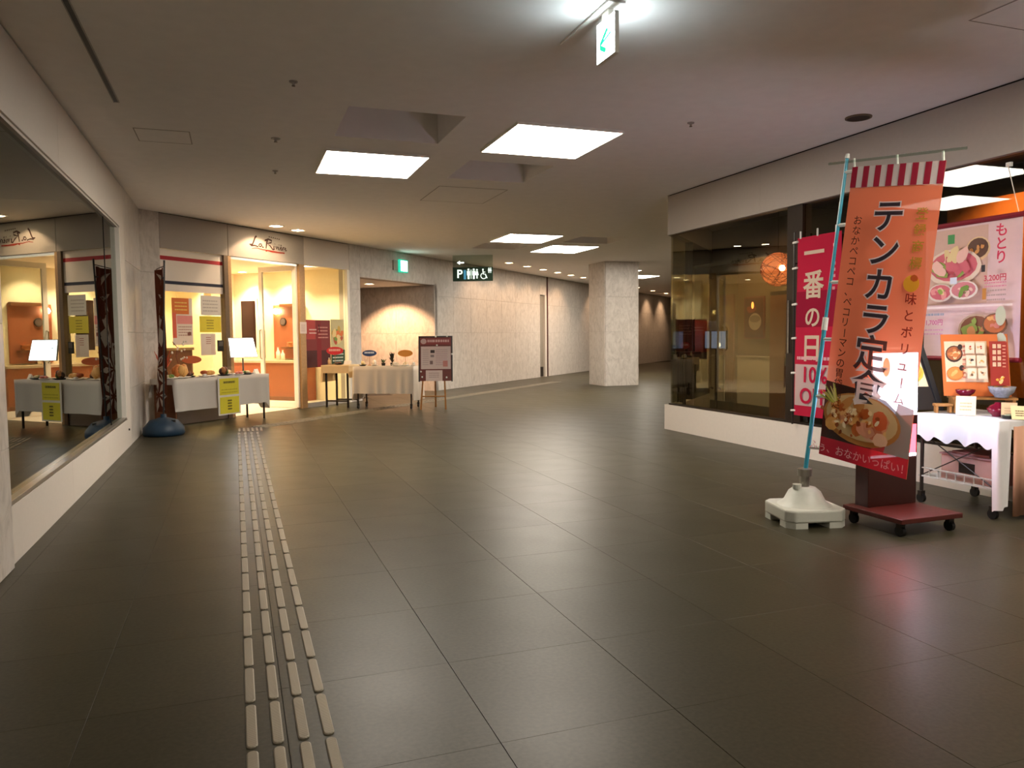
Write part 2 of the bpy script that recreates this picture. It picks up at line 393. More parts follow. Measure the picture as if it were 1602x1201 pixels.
def sprinkler(x, y, label, r=.02):
    t = thing('sprinkler', label, 'sprinkler', (x, y, H))
    MB().lathe([(r*1.5, 0), (r*1.4, -.008), (r*.5, -.012), (r*.4, -.03), (0, -.03)], 14).build('body', MAT['offw'], t); MB().lathe([(0, -.034), (r*.6, -.034), (r*.6, -.03), (0, -.03)], 12).build('deflector', MAT['djamb'], t)
sprinkler(.43, 5.61, 'small ceiling sprinkler left of the open coffer'); sprinkler(3.63, 5.67, 'tiny ceiling sprinkler right of the largest light panel', .02); sprinkler(.39, 7.23, 'small round ceiling sensor left of the nearer light panel', .028)
sprinkler(.45, 8.6, 'tiny ceiling sprinkler beyond the left light panel', .02)

# ------------------------------------------------------------------ marble-clad walls
_pc = {}
def panel_mesh(w_, h_, mat, th=.02):
    k = (round(w_, 3), round(h_, 3), mat.name)
    if k not in _pc:
        g = .0015; b = .002; x0, x1, z0, z1 = g, w_-g, g, h_-g
        mb = MB().add([(x0,0,z0),(x1,0,z0),(x1,0,z1),(x0,0,z1),(x0,-th+b,z0),(x1,-th+b,z0),(x1,-th+b,z1),(x0,-th+b,z1),(x0+b,-th,z0+b),(x1-b,-th,z0+b),(x1-b,-th,z1-b),(x0+b,-th,z1-b)],
                      [(4,0,1,5)[::-1],(5,1,2,6)[::-1],(6,2,3,7)[::-1],(7,3,0,4)[::-1],(4,5,9,8),(5,6,10,9),(6,7,11,10),(7,4,8,11),(8,9,10,11)])
        _pc[k] = mb.mesh('panel', mat)
    return _pc[k]
ROWS = [0, .65, 1.31, 2.14, H]
def clad(parent, x0, x1, rows=ROWS, colw=.92, mat=None, y=0):
    mat = mat or MAT['marb']; n = max(1, round((x1-x0)/colw)); cw = (x1-x0)/n
    for i in range(n):
        for a, b in zip(rows, rows[1:]):
            link(bpy.data.objects.new('panel', panel_mesh(cw, b-a, mat)), parent, (x0+cw*i, y, a))
def wall(name, label, b, mat, loc=(0,0,0), rz=0, cat='wall'):
    return tag(box_obj(name, b, mat, loc=loc, rz=rz), label, cat, kind='structure')
# left wall: local x runs along +Y, local y goes into the wall (-X)
RL = math.radians(90)
# near marble pilaster
o = wall('wall_left_near', 'grey marble pilaster wall at the left picture edge', (0, 10.75, .0, .3, 0, H), MAT['offw'], (XL, -6, 0), RL); clad(o, 0, 10.75, y=0)
lw = thing('wall_left', 'long white shopfront wall with plinth and deep fascia on left', 'wall', (XL, 4.75, 0), RL, kind='structure')
LN = 9.98 - 4.75; GL = 9.6 - 4.75
for i in range(3):
    w_ = LN/3
    box_obj('fascia_panel', (w_*i+.001, w_*(i+1)-.001, 0, .12, HEAD, H-.012), MAT['white'], lw, .002)
    box_obj('plinth_panel', (w_*i+.001, w_*(i+1)-.001, 0, .12, 0, PL), MAT['white'], lw, .002)
box_obj('end_panel', (GL+.002, LN-.001, 0, .12, PL, HEAD), MAT['white'], lw)
box_obj('shadow_gap', (0, LN, .01, .12, H-.012, H), MAT['reveal'], lw)
mb = MB().box(0, LN, 2.9, 3.0, 0, H).box(-.1, 0, .12, 3, 0, H).box(LN, LN+.1, .12, 3, 0, H).box(0, LN, .12, 2.9, H-.2, H-.1).box(0, LN, .12, 2.9, .0, .004)
mb.build('dark_room', MAT['darkroom'], lw)
w1 = thing('window_1', 'long dark reflective shop window in the left wall', 'window', (XL, 4.75, 0), RL, kind='structure')
box_obj('pane', (.03, 4.02, .045, .055, PL+.03, HEAD-.02), MAT['glassl'], w1); box_obj('pane', (4.03, GL-.03, .045, .055, PL+.03, HEAD-.02), MAT['glassl'], w1)
box_obj('sill', (0, GL, .0, .1, PL, PL+.03), MAT['steel'], w1, .003); box_obj('head_rail', (0, GL, .015, .1, HEAD-.02, HEAD), MAT['white'], w1)
box_obj('jamb', (GL-.03, GL, .0, .1, PL+.03, HEAD-.02), MAT['alu'], w1); box_obj('jamb', (0, .03, .0, .1, PL+.03, HEAD-.02), MAT['alu'], w1)
box_obj('mullion', (4.02, 4.03, .04, .06, PL+.03, HEAD-.02), MAT['black'], w1)
MB().cyl((GL+.12, -.012, .2), (GL+.12, 0, .2), .012, n=10).build('floor_lock', MAT['metal'], lw)
o = wall('wall_left_marble', 'grey marble pier between left window and lit restaurant', (0, AY-9.98, .02, .3, 0, H), MAT['offw'], (XL, 9.98, 0), RL); clad(o, 0, AY-9.98-.005, y=.02, colw=.8)

# 45 degree wall, in its own frame: x along, y inwards
def fac(name, label, x0, x1, z0, z1, th=.25, mat=None, cat='wall'):
    return wall(name, label, (x0, x1, .02, th, z0, z1), mat or MAT['offw'], W(0, 0), R45, cat)
o = fac('wall_facade_pier', 'narrow grey marble pier beside restaurant window', 0, .32, 0, H); clad(o, .0, .32, y=.02)
o = fac('wall_facade_jamb', 'grey marble pier between restaurant and lit passage', 4.57, 4.9, 0, H); clad(o, 4.57, 4.9, y=.02)
o = fac('wall_facade_lintel', 'grey marble lintel over the lit passage opening', 4.9, 7.65, 2.38, H); clad(o, 4.9, 7.65, rows=[2.38, H], y=.02)
o = fac('wall_facade_marble', 'long beige marble wall washed by warm downlights', 7.65, 13.65, 0, H); clad(o, 7.65, 13.65, y=.02)
o = fac('wall_facade_far', 'beige marble wall beyond the dark doorway', 14.27, 30, 0, H); clad(o, 14.27, 30, y=.02)
o = fac('wall_facade_niche', 'plain beige strip above the recessed dark doorway', 13.65, 14.16, 2.43, H); clad(o, 13.65, 14.16, rows=[2.43, H], y=.02)
t = thing('door_1', 'dark recessed metal door in the far marble wall', 'door', W(13.65, 0), R45, kind='structure')
box_obj('leaf', (0, .38, .06, .1, 0, 2.43), MAT['doorg'], t); box_obj('reveal', (.38, .51, .0, .1, 0, 2.43), MAT['white'], t); box_obj('kick_plate', (.03, .36, .055, .06, .02, .3), MAT['metal'], t)
t = thing('trim_1', 'tall dark brown vertical shutter guide in the far marble wall', 'trim', W(14.16, 0), R45, kind='structure')
box_obj('guide', (0, .11, .0, .25, 0, H), MAT['reveal'], t); box_obj('edge', (.035, .055, -.01, .0, 0, H), MAT['woodb'], t)
# passage behind the lintel
pa = thing('wall_passage', 'side passage with warmly lit marble wall', 'wall', W(0, 0), R45, kind='structure')
box_obj('ceiling_board', (4.9, 7.65, .25, 4.2, 2.38, 2.48), MAT['ceil'], pa); box_obj('end_wall', (4.8, 7.8, 4.1, 4.2, 0, 2.4), MAT['offw'], pa); box_obj('left_wall', (4.82, 4.9, .25, 4.1, 0, 2.4), MAT['offw'], pa)
o = wall('wall_passage_right', 'marble side wall of the passage glowing in warm downlight', (0, 4.1, .02, .12, 0, 2.4), MAT['offw'], W(7.65, 4.1), math.radians(-45)); clad(o, 0, 4.08, rows=[0, .65, 1.31, 2.38], y=.02)

# shop front
sf = thing('wall_shopfront', 'restaurant front fascia with pale panels', 'wall', W(0, 0), R45, kind='structure')
for a, b, m in ((.322, 1.565, 'offw'), (1.575, 3.298, 'offw'), (3.304, 4.565, 'white')): box_obj('fascia_panel', (a, b, .0, .1, 2.49, H-.012), MAT[m], sf, .002)
box_obj('shadow_gap', (.32, 4.57, .02, .1, H-.012, H), MAT['reveal'], sf)
box_obj('kick_panel', (.322, 1.5, .02, .1, 0, .25), MAT['offw'], sf); box_obj('kick_panel', (3.32, 4.53, .02, .1, 0, .08), MAT['offw'], sf)
w2 = thing('window_2', 'restaurant window under the striped valance', 'window', W(0, 0), R45, kind='structure')
box_obj('pane', (.34, 1.48, .05, .06, .25, 2.49), MAT['glasss'], w2); box_obj('jamb', (1.48, 1.56, .0, .1, 0, 2.49), MAT['djamb'], w2)
w3 = thing('window_3', 'tall restaurant window right of the entrance with posters', 'window', W(0, 0), R45, kind='structure')
box_obj('pane', (3.34, 4.5, .05, .06, .08, 2.49), MAT['glasss'], w3); box_obj('jamb', (4.5, 4.57, .0, .1, 0, 2.49), MAT['alu'], w3)
d2 = thing('door_2', 'white framed glass entrance door swung open into the restaurant', 'door', W(3.14, .04), R45 + math.radians(90), kind='structure')
mb = MB(); mb.box(0, .84, -.02, .02, .02, .12).box(0, .84, -.02, .02, 2.38, 2.47).box(0, .09, -.02, .02, .12, 2.38).box(.76, .84, -.02, .02, .12, 2.38)
mb.build('leaf_frame', MAT['alu'], d2, bevel=.003); box_obj('pane', (.09, .76, -.004, .004, .12, 2.38), MAT['glasss'], d2)
for s_ in (-1, 1): MB().tube([(.8, s_*.02, .86), (.8, s_*.06, .88), (.8, s_*.06, 1.36), (.8, s_*.02, 1.38)], .011).build('pull_handle', MAT['chrome'], d2)
t = thing('trim_2', 'wooden jambs and transom framing the restaurant entrance', 'trim', W(0, 0), R45, kind='structure')
box_obj('jamb', (1.56, 1.62, .0, .12, 0, 2.49), MAT['jamb'], t); box_obj('jamb', (3.17, 3.31, .0, .12, 0, 2.49), MAT['jamb'], t); box_obj('transom', (1.62, 3.17, .03, .1, 2.45, 2.49), MAT['steel'], t)
# restaurant interior
ri = thing('wall_restaurant', 'cream plastered interior of the restaurant', 'wall', W(0, 0), R45, kind='structure')
box_obj('back_wall', (-.3, 4.82, 4.7, 4.8, 0, 2.6), MAT['cream'], ri); box_obj('right_wall', (4.72, 4.82, .1, 4.7, 0, 2.6), MAT['cream'], ri); box_obj('left_wall', (-.3, -.2, .26, 4.7, 0, 2.6), MAT['cream'], ri)
box_obj('ceiling_board', (-.3, 4.82, .1, 4.8, 2.55, 2.6), MAT['creamc'], ri); box_obj('floor_board', (-.3, 4.72, .1, 4.7, .0, .006), MAT['shopfl'], ri)
box_obj('wall_pier', (4.1, 4.72, 3.05, 3.25, .006, 2.55), MAT['cream'], ri)

# right wall: frame x runs along -Y, y goes into the shop (+X)
RR = math.radians(-90)
def RW(Y, d, z=0): return (XR + d, Y, z)
rwl = thing('wall_right', 'right shopfront wall with white plinth and deep fascia', 'wall', (XR, 8.67, 0), RR, kind='structure')
LR = 8.67 + 6
for i in range(8):
    w_ = LR/8
    box_obj('fascia_panel', (w_*i+.0005, w_*(i+1)-.0005, 0, .12, HEAD, H-.015), MAT['offw'], rwl); box_obj('plinth_panel', (w_*i-.07*(i == 0), w_*(i+1)-.0005, 0, .12, 0, PL), MAT['white'], rwl)
box_obj('shadow_gap', (0, LR, .012, .12, H-.015, H), MAT['reveal'], rwl)
w4 = thing('window_4', 'wide smoked shop window in the right wall', 'window', (XR, 8.67, 0), RR, kind='structure')
box_obj('pane', (0, 2.22, .05, .06, PL, HEAD), MAT['glassr'], w4); box_obj('pane', (2.46, 5.4, .05, .06, PL, HEAD), MAT['glassr'], w4); box_obj('pane', (5.41, LR, .05, .06, PL, HEAD), MAT['glassr'], w4)
box_obj('post', (2.23, 2.45, .03, .14, PL, HEAD), MAT['dark'], w4); box_obj('sill', (.0, LR, .02, .1, PL, PL+.02), MAT['dark'], w4)
MB().cyl((2.3, .0, 1.02), (2.3, .0, 1.55), .014, n=10).build('pull_bar', MAT['chrome'], w4)
# 45 degree return of the right shop, first a glass corner
rt = thing('wall_right_return', 'angled side wall of the right shop with a glass corner', 'wall', (XR, 8.67, 0), R45, kind='structure')
box_obj('plinth_panel', (0, 15, -.12, 0, 0, PL), MAT['white'], rt); box_obj('fascia_panel', (0, 15, -.12, 0, HEAD, H), MAT['offw'], rt)
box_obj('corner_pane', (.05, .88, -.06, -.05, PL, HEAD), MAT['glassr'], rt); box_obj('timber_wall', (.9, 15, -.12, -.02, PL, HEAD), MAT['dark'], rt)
# right shop interior
si = thing('wall_right_shop', 'dim interior of the right restaurant with ochre wall', 'wall', (0, 0, 0), kind='structure')
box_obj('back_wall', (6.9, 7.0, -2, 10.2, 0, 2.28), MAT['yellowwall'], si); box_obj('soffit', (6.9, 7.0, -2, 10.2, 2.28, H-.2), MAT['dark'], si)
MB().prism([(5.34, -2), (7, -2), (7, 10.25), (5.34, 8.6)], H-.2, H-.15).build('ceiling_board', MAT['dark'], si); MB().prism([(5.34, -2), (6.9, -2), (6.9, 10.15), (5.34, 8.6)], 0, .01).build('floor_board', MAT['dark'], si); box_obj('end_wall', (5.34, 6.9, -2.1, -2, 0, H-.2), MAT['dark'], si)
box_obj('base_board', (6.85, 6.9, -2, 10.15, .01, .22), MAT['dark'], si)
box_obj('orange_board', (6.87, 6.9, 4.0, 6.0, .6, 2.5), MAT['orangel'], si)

# free standing pillar
pb = wall('wall_pillar', 'square free standing marble pillar in the concourse', (.02, .9, .02, .88, 0, H), MAT['offw'], (8.33, 16.68, 0))
for k, (dx, dy, rz) in enumerate(((0.02, .02, 0), (.9, .02, 90), (.9, .88, 180), (.02, .88, 270))):
    L = .88 if k % 2 == 0 else .86
    for a, b in zip(ROWS, ROWS[1:]): link(bpy.data.objects.new('panel', panel_mesh(L, b-a, MAT['marb'])), pb, (dx, dy, a), math.radians(rz))
# closing walls out of sight
wall('wall_back', 'plain wall closing the concourse behind the viewpoint', (-1.6, 7, -6.4, -6.2, 0, H), MAT['offw'])
wall('wall_far_end', 'plain wall closing the far concourse end', (20.5, 20.7, 20, 34, 0, H), MAT['offw'])

# ------------------------------------------------------------------ downlights
def downlight(x, y, z, label, watts, color, angle=95, aim=(0, 0, -1), lens='dlens', group=None, square=True, rz=R45, blend=.6, s=.075):
    t = thing('downlight', label, 'downlight', (x, y, z), rz, group)
    mb = MB(); f = .014
    mb.box(-s-f, s+f, -s-f, -s, -.008, 0).box(-s-f, s+f, s, s+f, -.008, 0).box(-s-f, -s, -s, s, -.008, 0).box(s, s+f, -s, s, -.008, 0)
    mb.build('trim_ring', MAT['alu'], t); box_obj('lens', (-s, s, -s, s, -.004, -.001), MAT[lens], t)
    if watts: lamp(t, (0, 0, -.02), watts, color, angle, blend, aim, s*.6)
nth = ['first', 'second', 'third', 'fourth', 'fifth', 'sixth', 'seventh', 'eighth']
for i in range(6):
    x, y = 6.25 + .755*i, 17.62 + .78*i
    downlight(x, y, H, nth[i] + ' small square downlight from the left along the marble wall', WASH, WARM, 100, (0, .55, -1))
for i in range(5): downlight(12.5 + 1.6*i, 23.9 + 1.65*i, H, nth[i] + ' warm downlight beyond the pillar, counting away from it', WASH*1.3, WARM, 100, (0, .55, -1), group='far downlights')
x, y, z = W(6.52, .95, 2.38)
downlight(x, y, z, 'single orange downlight in the passage ceiling', 220, (1, .56, .3), 102, (.42, 0, -1), blend=.4)
downlight(.66, 12.76, H, 'left one of two bright downlights before the restaurant sign', 34, (1, .68, .42), 116, (.05, .35, -1), 'dlensw', blend=.25)
downlight(1.02, 13.16, H, 'right one of two bright downlights before the restaurant sign', 34, (1, .68, .42), 95, (.1, -.1, -1), 'dlensw')
for i, (a, b) in enumerate(((4.35, 1.55), (4.35, 2.45), (4.35, 3.7), (2.6, 1.3), (1.0, 1.0), (1.2, 3.0), (3.0, 3.2), (4.0, .6))):
    x, y, z = W(a, b, 2.55)
    downlight(x, y, z, nth[i] + ' warm ceiling downlight inside the lit restaurant', 80, (1, .78, .52), 120, (0, 0, -1), 'dlensw', square=False, s=.06)
for i, (x, y) in enumerate(((6.3, 8.6), (6.3, 5.2))):
    downlight(x, y, H-.2, ['warm spot light in the dark right shop ceiling by the corner', 'warm spot light in the right shop ceiling above orange board'][i], 52, (1, .7, .45), 120, (.3, 0, -1), rz=0, s=.05)

# ------------------------------------------------------------------ tactile guide bars on the floor
def bar_mesh(L, wd=.034, h=.006):
    n = 5; r = wd/2; out = []
    for i in range(n+1): a = math.pi*i/n; out.append((r*math.cos(a), L - r + r*math.sin(a)))
    for i in range(n+1): a = math.pi + math.pi*i/n; out.append((r*math.cos(a), r + r*math.sin(a)))
    k = len(out); mb = MB(); inn = [(x*.78, L/2 + (y-L/2)*(1 - .22*wd/L)) for x, y in out]
    return mb.add([(x, y, 0) for x, y in out] + [(x, y, h*.6) for x, y in out] + [(x, y, h) for x, y in inn],
           [(i, (i+1) % k, k+(i+1) % k, k+i) for i in range(k)] + [(k+i, k+(i+1) % k, 2*k+(i+1) % k, 2*k+i) for i in range(k)] + [tuple(range(2*k, 3*k))]).mesh('bar', steelbar)
def ribbed():
    m, nt, b = newmat('ribbed stainless bar'); b.inputs['Base Color'].default_value = lin('#807868') + (1,); b.inputs['Metallic'].default_value = .35; b.inputs['Roughness'].default_value = .45
    tc = nt.nodes.new('ShaderNodeTexCoord'); wv = nt.nodes.new('ShaderNodeTexWave'); wv.bands_direction = 'Y'; wv.inputs['Scale'].default_value = 55
    nt.links.new(tc.outputs['Object'], wv.inputs['Vector']); bp = nt.nodes.new('ShaderNodeBump'); bp.inputs['Strength'].default_value = .35; bp.inputs['Distance'].default_value = .0015
    nt.links.new(wv.outputs['Fac'], bp.inputs['Height']); nt.links.new(bp.outputs['Normal'], b.inputs['Normal']); return m
steelbar = ribbed(); bm300 = bar_mesh(.288); bmpad = bar_mesh(.42, .03)
tp = thing('tactile_path', 'four rows of raised metal tactile bars running straight ahead', 'tactile paving', (.012, 0, 0))
for j in range(-1, 27):
    for k in range(4): link(bpy.data.objects.new('bar', bm300), tp, (.075*k, 2.36 + .3055*j, 0))
tp = thing('tactile_pad', 'short pad of tactile bars where the guide path turns', 'tactile paving', (.02, 10.68, 0))
for k in range(6): link(bpy.data.objects.new('bar', bmpad), tp, (.055*k, 0, 0))
tp = thing('tactile_path', 'far row of tactile bars running along the angled marble wall', 'tactile paving', W(.72, -1.42), R45)
for j in range(36):
    for k in range(4): link(bpy.data.objects.new('bar', bm300), tp, (.3055*j + .29, .075*k, 0), math.radians(90))

# ------------------------------------------------------------------ signs
t = thing('exit_sign', 'lit hanging exit sign with green arrow under the ceiling', 'exit sign', (1.95, 3.975, 0), RR)
box_obj('ceiling_plate', (-.42, .225, -.05, .05, H-.012, H-.0005), MAT['ceil'], t)
box_obj('neck', (.07, .15, -.015, .015, 2.93, H-.012), MAT['alu'], t)
box_obj('lamp_box', (0, .22, -.012, .012, 2.712, 2.93), MAT['alu'], t)
for sgn in (-1, 1):
    p = Print(.0015, lambda x, z, d, s_=sgn: (x if s_ < 0 else .22 - x, s_*(.012+d), z))
    p.rect(.006, 2.718, .208, .206, '#e6f6ff', 9)
    p.stroke([(.18, 2.835), (.06, 2.805)], .014, '#35c79a', 1.2); p.stroke([(.14, 2.865), (.055, 2.805), (.055, 2.79), (.12, 2.755)], .026, '#1fb98a', .8)
    p.build('lit_face', t)
ang = math.atan2(-.35, .8)
t = thing('direction_sign', 'hanging green parking and toilet sign with white pictograms', 'sign', (4.5, 16.35, 0), ang)
box_obj('hanger_plate', (0, .873, -.006, .006, 2.72, H-.001), MAT['acryl'], t); box_obj('board', (0, .873, -.015, .015, 2.42, 2.72), paper('#16301f'), t, .003)
p = Print(.001, lambda x, z, d: (x, -.016-d, z)); wc = '#dff5e6'
def person(p, x, z, s_, skirt):
    p.disc(x, z + .105*s_, .022*s_, .022*s_, wc, .5)
    if skirt: p.poly([(x-.02*s_, z+.075*s_), (x+.02*s_, z+.075*s_), (x+.042*s_, z-.02*s_), (x+.015*s_, z-.02*s_), (x+.015*s_, z-.1*s_), (x-.015*s_, z-.1*s_), (x-.015*s_, z-.02*s_), (x-.042*s_, z-.02*s_)], wc, .5)
    else: p.poly([(x-.034*s_, z+.075*s_), (x+.034*s_, z+.075*s_), (x+.034*s_, z-.02*s_), (x+.02*s_, z-.02*s_), (x+.02*s_, z-.1*s_), (x-.02*s_, z-.1*s_), (x-.02*s_, z-.02*s_), (x-.034*s_, z-.02*s_)], wc, .5)
p.text('P', .15, 2.57, .25, wc, .02, em=.5); p.rect(.24, 2.46, .05, .2, '#3f86a8', .3)
person(p, .345, 2.565, 1, False); p.rect(.395, 2.47, .012, .2, wc, .5); person(p, .46, 2.565, 1, False); person(p, .53, 2.565, .9, True)
p.disc(.66, 2.665, .018, .018, wc, .5); p.stroke([(.66, 2.645), (.665, 2.57), (.715, 2.565), (.735, 2.49), (.755, 2.49)], .022, wc, .5); p.stroke([(.665, 2.61), (.71, 2.61)], .016, wc, .5)
p.stroke([(.675+.062*math.cos(a), 2.53+.062*math.sin(a)) for a in [2.1+.35*i for i in range(13)]], .016, wc, .5)
person(p, .79, 2.64, .5, False); person(p, .83, 2.64, .5, True)
p.build('pictograms', t)
p = Print(.001, lambda x, z, d: (x, -.007-d, z)); p.poly([(.09, 2.82), (.16, 2.865), (.16, 2.835), (.25, 2.835), (.25, 2.805), (.16, 2.805), (.16, 2.775)], '#eefcf4', .6); p.build('arrow', t)
t = thing('wall_exit_light', 'small glowing green and white exit light above the passage', 'exit sign', W(6.17, -.03), R45)
box_obj('back_box', (-.16, .38, .0, .028, 2.6, 2.8), MAT['offw'], t); box_obj('green_case', (0, .3, -.05, .0, 2.565, 2.825), paper('#1d9a7c', .9), t, .004)
p = Print(.001, lambda x, z, d: (x, -.051-d, z)); p.rect(.03, 2.59, .24, .21, '#dffff4', 5); p.poly([(.19, 2.61), (.24, 2.61), (.24, 2.77), (.19, 2.77)], '#7fe3c2', 2); p.build('lit_face', t)
t = thing('shop_sign', 'handwritten dark script sign over the restaurant door', 'sign', W(2.02, 0), R45)
p = Print(.0012, lambda x, z, d: (x, -.002-d, z)); cI = '#3a1a10'
def S(pts, w_=.02, w1=None, c=cI): p.stroke([(x_*.8, 2.60+y_*.26) for x_, y_ in pts], w_*1.45, c, w1=w1 and w1*1.45)
S([(.20, .98), (.16, .9), (.12, .66), (.08, .44), (.0, .42), (.05, .36), (.14, .40), (.24, .34)], .022, .012)
S([(.34, .52), (.28, .54), (.25, .42), (.29, .36), (.34, .46), (.35, .36), (.39, .36)], .013)
S([(.50, .86), (.47, .6), (.45, .3)], .022, .014); S([(.42, .78), (.52, .9), (.62, .84), (.6, .7), (.49, .62), (.57, .5), (.64, .3), (.68, .28)], .02, .012)
S([(.68, .52), (.67, .34), (.7, .32)], .014); S([(.735, .52), (.75, .34), (.785, .52)], .013); S([(.81, .5), (.81, .34), (.84, .32)], .013)
S([(.855, .42), (.9, .46), (.885, .54), (.855, .42), (.88, .33), (.92, .35)], .011); S([(.935, .5), (.935, .32)], .012); S([(.935, .46), (.96, .52), (.98, .5)], .01); S([(.985, .41), (1.03, .45), (1.01, .52), (.985, .41), (1.01, .32), (1.05, .35)], .01)
S([(.69, .64), (.7, .66)], .014); S([(.81, .62), (.82, .64)], .014); S([(.86, .64), (.89, .6)], .012)
for i in range(6): S([(.52+.055*i, 1.04-.012*i), (.55+.055*i, 1.045-.012*i)], .012)
p.build('lettering', t)
p = Print(.0012, lambda x, z, d: (x, -.002-d, z)); S([(.06, .2), (.2, .26), (.36, .2), (.55, .2), (.8, .16), (1.0, .16)], .006, .014, '#8c2a18'); S([(.44, .14), (.5, .19), (.62, .13), (.9, .12)], .016, .004, '#8c2a18'); p.build('underline', t)

# ------------------------------------------------------------------ window dressing of the restaurant
t = thing('striped_valance', 'pale roller valance with red and navy stripes in restaurant window', 'valance', W(0, .034), R45)
box_obj('sheet', (.335, 1.475, 0, .006, 1.9, 2.485), cloth('valance cloth', '#f6f0ea', .24), t); box_obj('red_stripe', (.335, 1.475, -.002, 0, 2.335, 2.39), paper('#b3202c'), t); box_obj('navy_stripe', (.335, 1.475, -.002, 0, 2.0, 2.045), paper('#1d2238'), t)
def lines(p, x, z, w_, h_, n, c, seed=0, th=.35):      # rows of illegible small print
    rr = random.Random(seed); st = h_/n
    for i in range(n):
        xx = x
        while xx < x + w_*.95:
            q = min(rr.uniform(.04, .16)*w_, x + w_ - xx); p.rect(xx, z + h_ - st*(i+.7), q*.8, st*th, c); p.l -= 1; xx += q
    p.l += 1
def sheet(name, label, cat, loc, rz, w_, h_, base, draw, th=.002, group=None):
    t = thing(name, label, cat, loc, rz, group)
    box_obj('paper', (0, w_, 0, th, 0, h_), paper(base), t); p = Print(.0006); draw(p); p.build('printing', t); return t
GR = 'posters on the restaurant windows'
def d1(p):
    p.rect(.0, .44, .3, .23, '#e0762e'); p.rect(0, .1, .07, .36, '#e2664a'); p.rect(.08, .3, .28, .12, '#e9938a'); lines(p, .05, .48, .22, .15, 3, '#f4d06a', 3); lines(p, .1, .12, .24, .16, 4, '#b98a78', 4); p.disc(.29, .16, .035, .03, '#7d4a38', n=9, jit=.2)
sheet('window_poster', 'orange and white menu poster on the left restaurant window', 'poster', W(.52, .04, 1.14), R45, .36, .67, '#ecd9c6', d1, group=GR)
sheet('window_poster', 'upper white notice sheet on the left restaurant window', 'poster', W(1.04, .04, 1.575), R45, .39, .29, '#dcd6cb', lambda p: (lines(p, .04, .04, .3, .2, 4, '#b5aca4', 5)), group=GR)
sheet('window_poster', 'yellow notice sheet on the left restaurant window', 'poster', W(1.01, .04, 1.32), R45, .41, .24, '#e3d23a', lambda p: (lines(p, .13, .04, .14, .16, 4, '#8d7e1c', 6)), group=GR)
sheet('window_poster', 'small white price sheet below the yellow notice', 'poster', W(1.02, .04, .98), R45, .28, .32, '#e2d3c4', lambda p: (lines(p, .1, .16, .1, .12, 4, '#a0483a', 7), p.rect(.19, .02, .07, .28, '#d9c2b2')), group=GR)
t = thing('wall_intercom', 'small dark intercom plate beside restaurant window', 'intercom', W(1.34, .03, 1.03), R45)
box_obj('plate', (0, .11, 0, .02, 0, .17), MAT['black'], t, .003); box_obj('screen', (.015, .095, -.003, 0, .08, .155), paper('#55504c'), t)
def d2_(p):
    p.rect(.0, .0, .66, .3, '#4a1a18'); p.rect(.0, .5, .25, .34, '#a63a36'); p.rect(.28, 0, .12, .84, '#7c1418'); lines(p, .32, .5, .28, .24, 4, '#c98a80', 8); lines(p, .08, .58, .2, .12, 2, '#d8b8b0', 9); p.stroke([(.34, .76), (.36, .62)], .02, '#30100e')
sheet('window_poster', 'dark red poster on window right of restaurant door', 'poster', W(3.35, .035, .7), R45, .66, .84, '#7a2a28', d2_, group=GR)
def d3_(p):
    p.food(.2, .52, .19, .24, ['#c9a24a', '#d9773c', '#7f9a4a', '#e3c98a', '#b8543a'], 5, None, 22); p.rect(0, 0, .39, .28, '#2f4a30'); lines(p, .03, .05, .32, .18, 3, '#d5dccb', 10)
sheet('window_poster', 'green food photo poster beside marble pier', 'poster', W(4.02, .035, .72), R45, .39, .84, '#c7b98a', d3_, group=GR)
sheet('door_notice', 'small pale notice stuck on the wooden door jamb', 'poster', W(3.15, -.005, 1.3), R45, .17, .2, '#d9c8c0', lambda p: lines(p, .03, .03, .11, .13, 4, '#b59a92', 11))

# ------------------------------------------------------------------ restaurant furniture seen through the door
t = thing('service_counter', 'terracotta fronted service counter with pale top inside restaurant', 'counter', W(4.38, .95), R45)
box_obj('front', (0, .3, 0, 1.85, .006, .74), MAT['orangew'], t); box_obj('worktop', (-.05, .32, -.03, 1.88, .74, .79), MAT['ctop'], t, .005); box_obj('plinth', (-.01, .3, .01, 1.84, .006, .08), MAT['brown'], t)
t = thing('wall_niche', 'orange brown alcove board with shelf behind the counter', 'shelf', W(4.7, 1.2), R45)
box_obj('board', (-.02, .018, 0, .78, .82, 1.88), MAT['orangew'], t); box_obj('shelf', (-.14, -.02, .1, .5, 1.02, 1.05), MAT['brown'], t); box_obj('hood', (-.1, -.02, 0, .55, 1.84, 1.9), MAT['brown'], t)
t = thing('wall_mirror', 'tall dark mirror in cream frame inside the restaurant', 'mirror', W(4.7, 2.45), R45)
box_obj('frame', (-.02, .018, -.04, .42, .99, 2.03), MAT['creamc'], t); box_obj('glass', (-.024, -.02, 0, .38, 1.03, 1.99), plain('dark mirror glass', '#2c1512', .08, .3), t)
t = thing('wall_clock', 'round dark clock on the orange alcove board', 'clock', W(4.675, 1.72, 1.55), R45)
MB().cyl((0, 0, 0), (-.02, 0, 0), .08, n=20).build('rim', MAT['metal'], t); MB().cyl((-.02, 0, 0), (-.023, 0, 0), .065, n=20).build('dial', paper('#6d5a58'), t)
t = thing('globe_lamp', 'round glowing white lamp on the alcove board', 'lamp', W(4.62, 1.86, 1.76), R45)
MB().lathe([(0, -.06), (.042, -.042), (.06, 0), (.042, .042), (0, .06)], 16).build('globe', MAT['dlensw'], t, smooth=True); MB().cyl((0, 0, 0), (.058, 0, 0), .012).build('arm', MAT['metal'], t)
